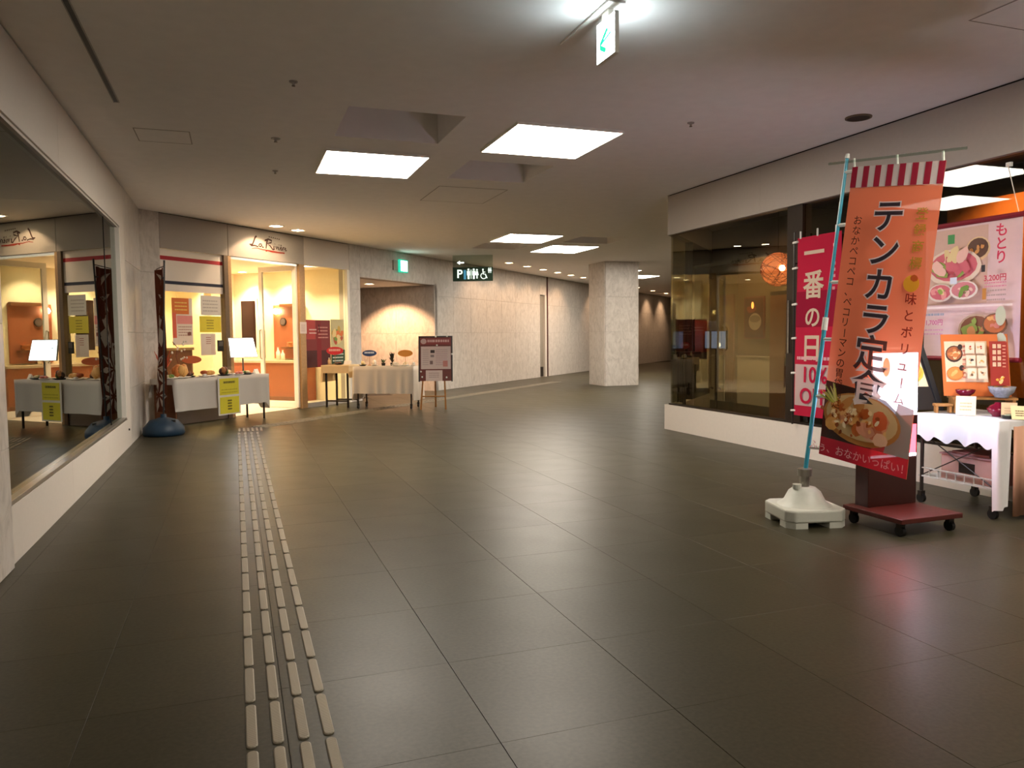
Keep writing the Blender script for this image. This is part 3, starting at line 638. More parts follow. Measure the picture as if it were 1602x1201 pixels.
def bottle(loc, label, c, h=.26, r=.04):
    t = thing('bottle', label, 'bottle', loc)
    MB().lathe([(0, 0), (r, 0), (r, h*.6), (r*.4, h*.78), (r*.35, h*.92), (0, h*.92)], 14).build('body', paper(c), t, smooth=True); MB().cyl((0, 0, h*.92), (0, 0, h), r*.42, n=10).build('cap', MAT['clip'], t)
bottle(W(4.5, 1.72, .79), 'white bottle standing left on the service counter', '#ece4d6'); bottle(W(4.52, 1.62, .79), 'shorter white bottle right on the service counter', '#e4dccd', .2)
t = thing('dish_pile', 'orange glazed dishes stacked on the alcove shelf', 'dishes', W(4.6, 1.45, 1.05), R45)
for i in range(4): MB().lathe([(0, .0), (.05, 0), (.1, .025), (.095, .03), (0, .012)], 16, (0, 0, .022*i)).build('dish', paper('#d98a48'), t)
t = thing('inside_partition', 'low brown partition behind the restaurant window', 'partition', W(.5, .75), R45)
box_obj('board', (0, 1.0, 0, .05, .006, 1.05), MAT['brown'], t); box_obj('cap_rail', (-.02, 1.02, -.02, .07, 1.05, 1.09), MAT['jamb'], t)

# ------------------------------------------------------------------ tables and cloths
def drape(L, D, z, drop, amp=.012, folds=26, ov=.012, n=7, seg=40):
    """cloth over a rectangular top: returns MB; drop(x, y) gives the hang at that edge point"""
    per = []; r = .03
    def edge(a, b, m):
        for i in range(m): per.append((a[0]+(b[0]-a[0])*i/m, a[1]+(b[1]-a[1])*i/m))
    x, y = L/2+ov, D/2+ov; m1 = seg; m2 = max(8, int(seg*D/L))
    edge((-x, -y), (x, -y), m1); edge((x, -y), (x, y), m2); edge((x, y), (-x, y), m1); edge((-x, y), (-x, -y), m2)
    k = len(per); vs = [(px*(1-.0), py, z+.004) for px, py in per]; fs = [tuple(range(k))]
    for j in range(1, n+1):
        f = j/n
        for i, (px, py) in enumerate(per):
            nx = 0 if abs(px) < x-1e-6 else math.copysign(1, px); ny = 0 if abs(py) < y-1e-6 else math.copysign(1, py)
            l = math.hypot(nx, ny) or 1; a = amp*f*(1+math.sin(i/k*folds*2*math.pi + 1.3*math.sin(i*.37)))
            vs.append((px + nx/l*a, py + ny/l*a, z + .004 - drop(px/x, py/y)*f))
        for i in range(k): fs.append(((j-1)*k+i, (j-1)*k+(i+1) % k, j*k+(i+1) % k, j*k+i)[::-1])
    return MB().add(vs, fs)
def table(name, label, loc, rz, L, D, z, wheels=False, leg=.016, mat=None, top='wood', stretch=False):
    t = thing(name, label, 'table', loc, rz); mat = mat or MAT['metal']
    box_obj('tabletop', (-L/2, L/2, -D/2, D/2, z-.03, z), MAT[top], t, .003)
    zb = .085 if wheels else 0
    for sx in (-1, 1):
        for sy in (-1, 1):
            x, y = sx*(L/2-.05), sy*(D/2-.05)
            lg = MB().cyl((x, y, zb), (x, y, z-.03), leg, n=10).build('leg', mat, t)
            if wheels: caster(lg, x, y)
    if stretch:
        for sy in (-1, 1): box_obj('stretcher', (-L/2+.05, L/2-.05, sy*(D/2-.05)-.012, sy*(D/2-.05)+.012, .1, .125), mat, t)
    return t
def caster(parent, x, y, r=.033):
    c = MB().cyl((x-.012, y, r), (x+.012, y, r), r, n=14).build('caster', MAT['black'], parent)
    MB().box(x-.02, x+.02, y-.015, y+.015, r+.02, .086).build('fork', MAT['metal'], parent)
Z1 = .68
c1 = W(.86, -.35)
ft = table('folding_table', 'slim folding table under the white cloth with yellow notices', c1, R45, 1.74, .44, Z1)
box_obj('end_panel', (-.85, -.835, -.2, .2, .12, .64), MAT['brown'], ft)
o = drape(1.74, .44, Z1, lambda x, y: (.07 if x < -.97 and y > -.97 else .43 + (.06 if x > .97 and y < 0 else 0) + (.04 if x > .9 else 0)) if y < .9 else .25, .014, 9).build('tablecloth', MAT['clothw'], None, c1, R45, True)
tag(o, 'white tablecloth on table with yellow notices', 'tablecloth')
t = thing('hanging_notice', 'pair of yellow notices on white backing hanging from tablecloth', 'notice', W(.66, -.645, .14), R45)
box_obj('backing', (0, .42, 0, .004, 0, .55), paper('#cfc8bd'), t)
for k, z_ in enumerate((.02, .285)):
    o = box_obj('yellow_sheet', (.03, .39, -.003, 0, z_, z_+.235), paper('#cfc22e'), t)
p = Print(.0006, lambda x, z, d: (x, -.003-d, z)); p.l = 1; lines(p, .1, .43, .22, .06, 1, '#5f5712', 21, .5); lines(p, .06, .3, .3, .08, 2, '#a89c22', 22); lines(p, .17, .06, .08, .16, 4, '#4a4410', 23, .5); p.build('printing', t)
def plate(loc, label, pal, seed, r=.09, base='#d9d2c6', n=6, h=.03, group='sample dishes on the display tables', black=False):
    t = thing('sample_dish', label, 'dish', loc, group=group); rr = random.Random(seed)
    MB().lathe([(0, 0), (r*.55, 0), (r, .018), (r*.97, .022), (r*.55, .006), (0, .006)], 20).build('plate', MAT['black'] if black else paper(base), t, smooth=True)
    for i in range(n):
        a = rr.uniform(0, 6.28); q = rr.uniform(0, .5)*r; k = rr.uniform(.25, .4)*r
        MB().blob((q*math.cos(a), q*math.sin(a), .008+h*rr.uniform(.82, 1.3)), (k, k, h*.8), 0, seed*7+i).build('food', paper(pal[rr.randrange(len(pal))]), t, smooth=True)
ZT = Z1 + .006
WARMF = ['#d9a45c', '#c87838', '#e6cf9a', '#a8552c']; GRN = ['#4f6b2a', '#c8b06a', '#8a9a48', '#d9c9a0']; DKF = ['#3a2418', '#6b3a20', '#a06a38']
for k, (tt, ss, lab, pal, r, bl, n, h) in enumerate((
    (.05, -.44, 'pale bowl of green snacks at the left end of notice table', GRN, .08, False, 6, .03), (.27, -.36, 'large mound of golden fried food on notice table', WARMF, .13, False, 14, .09),
    (.5, -.28, 'black bowl with dark stew on notice table', DKF, .08, True, 5, .04), (.78, -.33, 'long white plate of fried cutlets on notice table', WARMF, .12, False, 7, .04),
    (1.0, -.42, 'dark plate with leafy garnish and meat on notice table', DKF + ['#4f6b2a'], .09, True, 8, .06), (1.2, -.28, 'plate of pale dumplings on notice table', ['#e9dcc0', '#d9b88a'], .1, False, 7, .035),
    (1.4, -.46, 'flat black tray with salad under the lit sign', GRN, .1, True, 6, .025), (1.2, -.5, 'small front plate of pink sausages on notice table', ['#d98a7a', '#c86a58'], .07, False, 5, .025),
    (.58, -.49, 'small grey plate at front of notice table', ['#d9d4cc', '#b8b0a8'], .07, False, 4, .02))):
    plate(W(tt, ss, ZT), lab, pal, 40+k, r*1.12, n=n+3, h=h, black=bl)
t = thing('napkin_box', 'white folded card at right end of notice table', 'card', W(1.66, -.4, ZT), R45 + .3)
MB().add([(-.06, -.03, 0), (.06, -.03, 0), (.06, .03, 0), (-.06, .03, 0), (-.06, 0, .07), (.06, 0, .07)], [(0, 1, 5, 4), (3, 4, 5, 2), (0, 4, 3), (1, 2, 5), (0, 3, 2, 1)]).build('card', paper('#e8e2d6'), t)
t = thing('lit_menu_sign', 'glowing white menu display on a stand on notice table', 'display', W(1.5, -.3, ZT), R45 - .25)
MB().lathe([(0, 0), (.07, 0), (.065, .012), (.012, .018), (.01, .24), (0, .24)], 16).build('stand', MAT['black'], t, smooth=True)
sl = lambda x, z, d: (x - .05*(z-.4)/.3*0, -.012 - d + .12*(z-.26), z)
mb = MB(); b0 = [(-.21, .25), (.25, .25), (.2, .55), (-.22, .55)]
mb.add([(x, .12*(z-.26)-.012, z) for x, z in b0] + [(x, .12*(z-.26)+.012, z) for x, z in b0], [(0,1,2,3),(7,6,5,4),(0,4,5,1),(1,5,6,2),(2,6,7,3),(3,7,4,0)]); mb.build('housing', MAT['whitep'], t)
p = Print(.001, sl); p.poly([(-.2, .262), (.238, .262), (.19, .538), (-.21, .538)], '#f4f8ff', 5); p.rect(-.16, .42, .05, .012, '#707888'); p.rect(-.04, .42, .03, .01, '#707888'); p.build('lit_screen', t)
t = thing('red_ornament', 'spiky red coral ornament at left of notice table', 'ornament', W(.1, -.25, ZT), R45)
MB().lathe([(0, 0), (.04, 0), (.05, .1), (.03, .12), (0, .1)], 12).build('vase', MAT['black'], t, smooth=True)
rr = random.Random(3)
for i in range(12):
    a = rr.uniform(0, 6.28); q = rr.uniform(.05, .16); MB().cyl((0, 0, .1), (q*math.cos(a), q*math.sin(a), .2+rr.uniform(0, .2)), .009, .003, 6).build('spike', MAT['coral'], t)
t = thing('blossom_branch', 'branch of small white blossoms standing on notice table', 'flowers', W(.41, -.19, ZT), R45)
MB().lathe([(0, 0), (.035, 0), (.045, .08), (.02, .16), (0, .16)], 12).build('vase', MAT['woodb'], t, smooth=True)
MB().tube([(0, 0, .15), (-.05, 0, .3), (-.02, .0, .42), (-.1, 0, .5)], .005, 6).tube([(-.05, 0, .3), (.06, 0, .38), (.12, 0, .36)], .004, 6).build('twig', MAT['woodb'], t)
for i in range(18):
    MB().blob((rr.uniform(-.14, .14), rr.uniform(-.04, .04), rr.uniform(.24, .5)), (.014, .014, .016), 0, i, 6, 4).build('blossom', MAT['blossom'], t)

# tables near the passage
r2_ = math.atan2(-.31, .42); c2 = (1.77, 13.94, 0)
table('side_table', 'small dark legged side table with yellow beige cloth', c2, r2_, .52, .46, .74, leg=.02, mat=MAT['dark'], stretch=True)
tag(drape(.52, .46, .74, lambda x, y: .14 + (.16 if abs(x) > .97 else 0)*(.5 if y < 0 else 1) if x > -.9 else .3, .006, 8).build('tablecloth', MAT['clothy'], None, c2, r2_, True), 'short yellow beige cloth on the small side table', 'tablecloth')
r3_ = math.radians(-31); c3 = (2.48, 13.33, 0)
table('trolley_table', 'long trolley table on casters under pale beige cloth', c3, r3_, 1.06, .48, .72, True, .014)
tag(drape(1.06, .48, .72, lambda x, y: .46 + (.12 if abs(x) > .96 else 0), .026, 16).build('tablecloth', MAT['clothb'], None, c3, r3_, True), 'pale pleated cloth hanging from the long trolley table', 'tablecloth')
def loc_on(c, rz, x, y, z): return (c[0]+x*math.cos(rz)-y*math.sin(rz), c[1]+x*math.sin(rz)+y*math.cos(rz), z)
def oval(c, rz, x, y, z0, zc, rx, rzz, colr, label, txt=None):
    t = thing('oval_sign', label, 'sign', loc_on(c, rz, x, y, z0), math.radians(-19), group='oval table signs')
    MB().lathe([(0, 0), (.04, 0), (.035, .01), (.004, .014), (.004, zc-z0-rzz*.8), (0, zc-z0-rzz*.8)], 12).build('stand', MAT['wood'], t)
    vs = [(rx*math.cos(2*math.pi*i/24), y_, zc-z0+rzz*math.sin(2*math.pi*i/24)) for y_ in (-.004, .004) for i in range(24)]
    MB().add(vs, [tuple(range(24)), tuple(range(24, 48))[::-1]] + [(i+24, (i+1) % 24+24, (i+1) % 24, i) for i in range(24)]).build('plate', paper(colr), t)
    if txt:
        p = Print(.001, lambda x, z, d: (x, -.005-d, z)); lines(p, -rx*.7, zc-z0-rzz*.3, rx*1.4, rzz*.7, 1, txt, 31, .8); p.build('printing', t)
oval(c1, R45, -.24, .15, ZT, .93, .14, .055, '#d8744a', 'orange oval sign behind the dishes on notice table')
oval(c2, r2_, -.14, .02, .75, .99, .15, .072, '#c8303a', 'red oval sign on the small side table', '#e7b0a8')
oval(c3, r3_, -.38, .12, .73, .945, .125, .055, '#28406f', 'blue oval sign with white print on trolley table', '#c9d3e6')
oval(c3, r3_, .28, .12, .73, .94, .13, .06, '#d68f3a', 'plain orange oval sign on trolley table')
for k, (c, rz, x, y, z, lab, pal, r, bl, h) in enumerate((
    (c2, r2_, .02, -.12, .75, 'dark tray of samples on the small side table', DKF, .09, True, .02), (c3, r3_, -.42, -.1, .73, 'black bowl of noodles at left of trolley table', ['#e0c890', '#b88a4a'], .07, True, .04),
    (c3, r3_, -.25, .0, .73, 'cup shaped white dish on trolley table', ['#d99a6a', '#e6d8c0'], .06, False, .05), (c3, r3_, .16, -.05, .73, 'white plate of rice balls on trolley table', ['#e9e2d2', '#d8ccb4'], .08, False, .03),
    (c3, r3_, .33, -.08, .73, 'white plate of bread slices on trolley table', ['#e4d2b0', '#cfae7a'], .08, False, .03), (c3, r3_, .47, -.05, .73, 'small white dish at the right end of trolley table', ['#eae4da', '#d6cdb8'], .05, False, .03))):
    plate(loc_on(c, rz, x, y, z), lab, pal, 70+k, r, n=6, h=h, black=bl)
t = thing('folded_card', 'white folded card on the small side table', 'card', loc_on(c2, r2_, .18, -.1, .75), r2_)
MB().add([(-.07, -.03, 0), (.07, -.03, 0), (.07, .03, 0), (-.07, .03, 0), (-.07, 0, .07), (.07, 0, .07)], [(0, 1, 5, 4), (3, 4, 5, 2), (0, 4, 3), (1, 2, 5), (0, 3, 2, 1)]).build('card', paper('#e2d8cc'), t)
bottle(loc_on(c2, r2_, -.19, -.1, .75), 'small pale bottle on the small side table', '#d8b48a', .12, .025)
def plant(loc, label, c, seed, n=14, h=.14, sp=.08):
    t = thing('potted_plant', label, 'plant', loc); rr = random.Random(seed)
    MB().lathe([(0, 0), (.03, 0), (.038, .05), (0, .045)], 12).build('pot', MAT['black'], t)
    for i in range(n):
        a = rr.uniform(0, 6.28); q = rr.uniform(.3, 1)*sp; zz = .05 + rr.uniform(.3, 1)*h; mx, my = q*math.cos(a), q*math.sin(a); wx, wy = -math.sin(a)*.012, math.cos(a)*.012
        MB().add([(0, 0, .045), (mx*.6+wx, my*.6+wy, zz*.8), (mx, my, zz), (mx*.6-wx, my*.6-wy, zz*.8)], [(0, 1, 2, 3)]).build('leaf', c, t)
plant(loc_on(c3, r3_, -.08, 0, .73), 'spiky low green plant on trolley table', MAT['leafm'], 5, 16, .08, .09)
plant(loc_on(c3, r3_, .06, .06, .73), 'taller dark plant with reddish flowers on trolley table', plain('dark leaf', '#2a2416', .6, noise=.2), 6, 26, .2, .07)

# easel
t = thing('easel_board', 'reddish brown easel board with menu sheets near trolley table', 'easel', (2.89, 12.72, 0), math.radians(-19.65))
for a, b in (((.02, 0, 0), (.1, .13, 1.1)), ((.44, 0, 0), (.4, .13, 1.1)), ((.222, .5, 0), (.25, .16, 1.05))):
    mb = MB(); mb.cyl(a, b, .016, .014, 6); mb.build('leg', MAT['wood'], t)
MB().cyl((.045, .03, .22), (.43, .03, .22), .011, n=6).build('crossbar', MAT['wood'], t)
lean = lambda x, z, d: (x, .02 + .1*(z-.48) - d, z)
def slab(name, x0, x1, z0, z1, m, y0=0, th=.018):
    mb = MB(); mb.add([lean(x0, z0, -y0), lean(x1, z0, -y0), lean(x1, z1, -y0), lean(x0, z1, -y0), lean(x0, z0, -y0-th), lean(x1, z0, -y0-th), lean(x1, z1, -y0-th), lean(x0, z1, -y0-th)], [(0,1,2,3),(7,6,5,4),(0,4,5,1),(1,5,6,2),(2,6,7,3),(3,7,4,0)])
    return mb.build(name, m, t)
slab('board', -.01, .56, .48, 1.23, MAT['woodb'])
for b in ((-.012, .01, .47, 1.235), (.54, .562, .47, 1.235)): slab('frame_rail', *b, MAT['dark'], -.006)
slab('frame_rail', .01, .54, 1.215, 1.235, MAT['dark'], -.006)
p = Print(.001, lambda x, z, d: lean(x, z, d+.004)); p.rect(.02, 1.09, .51, .11, '#8d3a38'); p.disc(.075, 1.145, .05, .045, '#c9a5a0'); lines(p, .14, 1.11, .37, .07, 1, '#d2a9a4', 41, .6); p.build('header_strip', t)
p = Print(.001, lambda x, z, d: lean(x, z, d+.004)); p.rect(.03, .68, .5, .38, '#d3bfb8'); lines(p, .06, .74, .1, .28, 8, '#b29a98', 42); p.rect(.19, .95, .07, .05, '#3a2a28'); p.rect(.19, .88, .06, .04, '#8a7a78'); p.rect(.18, .76, .05, .06, '#7a6260'); lines(p, .28, .74, .2, .28, 9, '#b8959a', 43); p.rect(.4, .72, .08, .1, '#c08078'); p.build('menu_sheet', t)
p = Print(.001, lambda x, z, d: lean(x, z, d+.004)); p.rect(.11, .48, .28, .18, '#d6c2ba'); lines(p, .16, .53, .18, .1, 3, '#a88c88', 44); p.build('lower_sheet', t)
for x, z in ((.28, 1.225), (.47, 1.23), (.3, 1.08), (.55, .93), (.05, .55), (.46, .54), (.03, .64)): MB().blob(lean(x, z, .012), (.016, .012, .016), 0, int(x*90), 7, 4).build('magnet', MAT['clip'], t)

# brown nobori by the left wall
t = thing('water_base', 'blue plastic water weight under the brown banner', 'banner base', (-.89, 10.75, 0))
MB().lathe([(0, 0), (.235, 0), (.25, .03), (.245, .1), (.17, .19), (.06, .225), (.035, .23), (.035, .27), (0, .27)], 28).build('tank', MAT['blue'], t, smooth=True); MB().cyl((.12, -.1, .17), (.12, -.1, .2), .03, n=12).build('filler_cap', MAT['black'], t)
t = thing('brown_banner', 'tall narrow brown banner with pale leaf pattern on pole', 'banner', (-.89, 10.75, 0))
MB().cyl((0, 0, .2), (.075, .02, 2.22), .011, n=8).build('pole', MAT['black'], t)
def bfn(x, z, d):     # x 0..0.45 from the pole, wavy cloth
    f = (z-.28)/1.85; px = .01 + .07*f; wv_ = .03*math.sin(x*14+z*2)
    dxn, dyn = -.30, .954
    return (px + dxn*x + dyn*(wv_) + d*dyn, .02 + dyn*x - dxn*wv_ - d*dxn*0 + .012, z)
p = Print(.003, bfn, True); p.l = -1; p.grid(0, .28, .45, 1.85, '#5c3022', 10, 12); p.build('cloth', t)
for sd in (1, -1):
    p = Print(.003, lambda x, z, d, s_=sd: bfn(x, z, s_*d), True); rr = random.Random(9); p.l = 1; wcol = '#cfc6bb'
    def patch(pts): p.poly(pts, wcol); p.l -= 1
    for cx, cz, n_, R1, R2 in ((.2, .5, 7, .24, .07), (.24, .85, 8, .27, .06), (.22, 1.72, 5, .2, .08), (.3, 1.15, 6, .16, .05)):
        for i in range(n_):
            a = 2*math.pi*i/n_ + cz; a2 = a + .3; q = lambda aa, rr_: (min(.44, max(.01, cx+rr_*.9*math.cos(aa))), cz+rr_*math.sin(aa))
            patch([q(a, .03), q(a-.26, R1*.6), q(a, R1), q(a+.26, R1*.6)])
    for i in range(7):
        x, z = rr.uniform(.08, .36), rr.uniform(1.05, 1.5); patch([(x, z-.1), (x+.08, z-.02), (x+.04, z+.1), (x-.06, z+.03)])
    patch([(.08, 1.9), (.3, 1.98), (.4, 2.08), (.3, 2.05), (.14, 1.98)])
    p.build('leaf_pattern', t)
for i in range(4): MB().cyl((.03+.012*i, .02, .5+.5*i), (.0+.012*i, .06, .5+.5*i), .01, n=6).build('clip', MAT['black'], t)
MB().cyl((.072, .02, 2.15), (-.06, .46, 2.14), .006, n=6).build('top_rod', MAT['black'], t)

# ------------------------------------------------------------------ orange nobori
bx, by = 3.445, 4.03
t = thing('water_base', 'white plastic water weight under the orange banner', 'banner base', (bx, by, 0), math.radians(-14))
h_ = .2; mb = MB(); c_ = .05
octo = [(-h_+c_, -h_), (h_-c_, -h_), (h_, -h_+c_), (h_, h_-c_), (h_-c_, h_), (-h_+c_, h_), (-h_, h_-c_), (-h_, -h_+c_)]
mb.prism(octo, .035, .115); mb.build('tank', MAT['whitep'], t, bevel=.012)
for sx in (-1, 1):
    for sy in (-1, 1): MB().prism([(sx*(h_-.004), sy*(h_-c_)), (sx*(h_-c_), sy*(h_-.004)), (sx*.07, sy*(h_-.004)), (sx*.05, sy*.05), (sx*(h_-.004), sy*.07)][::sx*sy], 0, .037).build('foot', MAT['whitep'], t)
MB().lathe([(.18, .11), (.13, .14), (.1, .2), (.07, .225), (.05, .23), (.0, .23)], 20).build('dome', MAT['whitep'], t, smooth=True)
MB().lathe([(.03, .22), (.03, .3), (.045, .3), (.045, .345), (.022, .35), (0, .35)], 14).build('socket', MAT['steel'], t)
MB().cyl((-.06, -.02, .22), (-.06, -.02, .25), .028, n=12).build('filler_cap', MAT['whitep'], t)
t = thing('orange_banner', 'tall orange banner with striped top and large Japanese lettering', 'banner')
P0, P1 = Vector((bx, by, .3)), Vector((3.742, 4.025, 2.337))
MB().cyl(P0, P0.lerp(P1, .47), .014, n=10).cyl(P0.lerp(P1, .47), P1, .011, n=10).build('pole', MAT['poleb'], t)
MB().cyl(P0.lerp(P1, .46), P0.lerp(P1, .5), .019, n=10).build('pole_joint', MAT['clip'], t); MB().cyl(P1, P1 + (P1-P0).normalized()*.03, .016, .012, 10).build('pole_cap', MAT['clip'], t)
MB().cyl((3.70, 4.14, 2.325), (3.952, 3.333, 2.262), .009, n=8).build('top_rod', MAT['acryl'], t)
TLc, TRc, BLc, BRc = Vector((3.752, 3.985, 2.275)), Vector((3.933, 3.448, 2.215)), Vector((3.502, 3.967, .448)), Vector((3.657, 3.425, .363))
BW, BH = .6, 1.85
nrm = (BRc-BLc).cross(TLc-BLc).normalized()
if nrm.x > 0: nrm = -nrm
def ob(x, z, d):
    u, v = x/BW, z/BH; q = (BLc.lerp(BRc, u)).lerp(TLc.lerp(TRc, u), v)
    return q + nrm*(d + .014*math.sin(v*math.pi) + .0015*math.sin(u*math.pi))
p = Print(.0016, ob, 'sheer'); p.l = -1; p.grid(0, 0, BW, BH, '#f58560', 8, 16); p.build('cloth', t)
for i, f in enumerate((.02, .2, .4, .6, .8, .985)):
    q = BLc.lerp(TLc, f); a = P0.lerp(P1, max(.0, (q.z-.3)/2.037)); MB().cyl(a, q, .012, n=6).build('clip', MAT['clip'], t)
for f in (.02, .5, .97): q = TLc.lerp(TRc, f); MB().cyl(q, q+Vector((-.004, 0, .055)), .008, n=6).build('loop', MAT['clip'], t)
p = Print(.0016, ob, 'sheer'); p.l = 1
p.rect(0, 1.715, BW, .135, '#d8d0cc'); sw = BW/15
for i in range(0, 15, 2): p.rect(sw*i, 1.715, sw, .135, '#a01f38'); p.l -= 1
p.l += 1; p.build('striped_header', t)
p = Print(.0016, ob, 'sheer'); p.l = 1
p.rect(0, .0, BW, .115, '#b81f38'); p.l -= 1
p.poly([(0, .115), (BW, .115), (BW, .3), (.42, .42), (.2, .46), (0, .475)], '#25211f'); p.poly([(.44, .115), (BW, .115), (BW, .4), (.5, .42)], '#a89890')
p.disc(.27, .275, .265, .155, '#c88a4a', n=28, a=-.06); p.disc(.27, .285, .245, .135, '#e0c48e', n=28, a=-.06)
rr = random.Random(12); fp = ['#c8823c', '#dba45c', '#b8602a', '#e3b878', '#cf9350', '#d99a70']
for i in range(26): p.disc(.27+rr.uniform(-.18, .19), .28+rr.uniform(-.07, .09), rr.uniform(.03, .055), rr.uniform(.025, .045), fp[i % 6], n=9, a=rr.uniform(0, 3), jit=.15, seed=i)
for i in range(16): a = rr.uniform(1.3, 3.0); p.stroke([(.13, .34), (.13+.15*math.cos(a)*rr.uniform(.6, 1), .34+.15*math.sin(a)*rr.uniform(.5, 1.0))], .014, ['#cfc35a', '#9fae4a', '#dfd28a'][i % 3], w1=.006)
for i in range(5): p.disc(.38+rr.uniform(-.05, .08), .22+rr.uniform(-.03, .05), .05, .04, ['#dc9a7a', '#e8b898', '#cf7a58'][i % 3], n=9, jit=.15, seed=90+i)
p.disc(.44, .3, .05, .06, '#c85a30', n=10, jit=.1, seed=99)
for i in range(46): p.disc(.27+rr.gauss(0, .09), .285+rr.gauss(0, .045), rr.uniform(.008, .022), rr.uniform(.007, .016), ['#f0d4a0', '#9a4a20', '#e8b070', '#7a3818', '#f3e2bc', '#b9672f'][i % 6], n=7, a=rr.uniform(0, 3), jit=.2, seed=200+i); p.l -= 1
p.l += 1
p.build('food_print', t)
for i, ch in enumerate('テンカラ定食'):
    p = Print(.0016, ob, 'sheer'); p.l = 32
    for bold, c in ((.05, '#dcd4d6'), (.016, '#1f2430')): p.text(ch, .315, 1.505-.209*i, .21 if i < 4 else .225, c, bold)
    p.build('character', t)
p = Print(.0016, ob, 'sheer'); p.l = 3
p.vtext('登録商標', .5, 1.535, .078, .098, '#b08a2a', .012); p.vtext('味とボリューム', .5, 1.03, .075, .098, '#8f2a20', .012)
p.disc(.492, 1.125, .05, .05, '#e0a92e'); p.disc(.505, 1.16, .028, .02, '#c8602c', n=8, jit=.2, seed=4)
p.l = 31; p.vtext('おなかペコペコ、ペコリーマンの胃袋満足', .115, 1.49, .062, .064, '#4a2018', .006)
p.text('ふぅ、おなかいっぱい！', .3, .052, .062, '#e3a3ac', .006)
p.build('small_lettering', t)

# ------------------------------------------------------------------ light box sign behind the banner
t = thing('light_box_sign', 'dark maroon floor sign with lit panel behind orange banner', 'floor sign', (0, 0, 0))
X0, X1, Y0, Y1 = 3.735, 4.13, 3.79, 3.9
box_obj('base_board', (3.665, 4.15, 3.46, 3.93, .085, .115), MAT['maroont'], t, .004)
for x in (3.71, 4.1):
    for y in (3.51, 3.88): caster(t, x, y)
box_obj('post_board', (X0, X1, Y0, Y1, .115, .42), MAT['maroon'], t, .003); box_obj('case', (X0, X1, Y0, Y1, .42, 1.11), MAT['maroon'], t, .003)
for yy, sg in ((Y0, -1), (Y1, 1)):
    p = Print(.001, lambda x, z, d, s_=sg, y_=yy: (x if s_ < 0 else X0+X1-x, y_ + s_*(.001+d), z))
    p.rect(X0+.012, .43, X1-X0-.024, .2, '#f0303a', 6.0); p.rect(X0+.012, .425, X1-X0-.024, .018, '#eef0ff', 10); p.rect(X0+.012, .69, X1-X0-.024, .2, '#dfe7ff', 17.0); p.rect(X0+.012, .89, X1-X0-.024, .2, '#e9e4f4', 7.0)
    lines(p, X0+.05, .47, X1-X0-.1, .12, 2, '#ffd0d0', 51); p.disc(X0+.12, 1.0, .03, .06, '#e09068', 3)
    p.build('lit_face', t)
box_obj('added_side_glow', (X1, X1+.003, Y0+.02, Y1-.02, .7, 1.09), paper('#c8d6ff', 30.0), t)  # glowing strip added to throw blue-white light on the lace cloth

# ------------------------------------------------------------------ right display cart
Lc, Dc, zc = .6, .66, .64; cc = (4.87, 3.905, 0)
t = thing('display_cart', 'metal display cart on casters under lace cloth', 'cart', cc)
box_obj('tabletop', (-Lc/2, Lc/2, -Dc/2, Dc/2, zc-.025, zc), MAT['wood'], t)
for sx in (-1, 1):
    for sy in (-1, 1):
        x, y = sx*(Lc/2-.04), sy*(Dc/2-.05); lg = MB().cyl((x, y, .085), (x, y, zc-.025), .013, n=10).build('leg', MAT['metal'], t); caster(lg, x, y)
sh = box_obj('lower_shelf', (-Lc/2+.03, Lc/2-.03, -Dc/2+.03, Dc/2-.03, .19, .2), MAT['whitep'], t)
mb = MB()
for i in range(9): y = -Dc/2+.05+i*(Dc-.1)/8; mb.box(-Lc/2+.035, -Lc/2+.041, y, y+.006, .2, .25)
mb.box(-Lc/2+.03, -Lc/2+.046, -Dc/2+.04, Dc/2-.04, .25, .258); mb.build('shelf_rail', MAT['whitep'], t)
MB().cyl((-Lc/2+.04, -Dc/2+.05, .5), (-Lc/2+.04, Dc/2-.05, .2), .004, n=6).cyl((-Lc/2+.04, -Dc/2+.05, .2), (-Lc/2+.04, Dc/2-.05, .5), .004, n=6).build('cross_brace', MAT['metal'], t)
t = thing('storage_box', 'pinkish cardboard box on the lower cart shelf', 'box', (4.78, 3.85, .2))
mb = MB(); mb.box(-.14, .14, -.2, .2, 0, .005).box(-.14, -.135, -.2, .2, .005, .17).box(.135, .14, -.2, .2, .005, .17).box(-.135, .135, -.2, -.195, .005, .17).box(-.135, .135, .195, .2, .005, .17); mb.build('carton', paper('#a88478'), t)
box_obj('hand_hole', (-.143, -.14, -.06, .06, .06, .13), MAT['dark'], t); box_obj('lid_flap', (-.15, .15, -.21, .21, .17, .18), paper('#94706c'), t)
t = thing('magazine_stack', 'pile of printed leaflets lying on the storage box', 'leaflets', (4.78, 3.86, .38))
for i in range(3): box_obj('leaflet', (-.1, .1, -.14, .14, .006*i, .006*i+.005), paper(['#8d4a4a', '#b99a90', '#7a4444'][i]), t)
def lacedrop(x, y):
    if x < -.9: return .17 + .02*math.sin(y*14) + (.42 if y < -.88 else 0)
    if y < -.9: return .55 if x < -.72 else (.06 + .01*math.sin(x*30))
    return .12
o = drape(Lc, Dc, zc, lacedrop, .012, 10, seg=44).build('lace_cloth', MAT['lace'], None, cc, 0, True); tag(o, 'white lace cloth on the display cart with long corner drape', 'tablecloth')
sk = MB(); n = 26; vs = []
for j in range(2):
    for i in range(n+1): x = -.2 + .52*i/n; vs.append((cc[0]+x, cc[1]-Dc/2-.03-.008*math.sin(i*1.1)-.01*(1-j), .03 if j == 0 else zc-.03))
sk.add(vs, [(i, i+1, n+2+i, n+1+i) for i in range(n)]); o = sk.build('cloth_skirt', MAT['clothp'], smooth=True); tag(o, 'pinkish cloth skirt hanging in front of display cart', 'cloth')
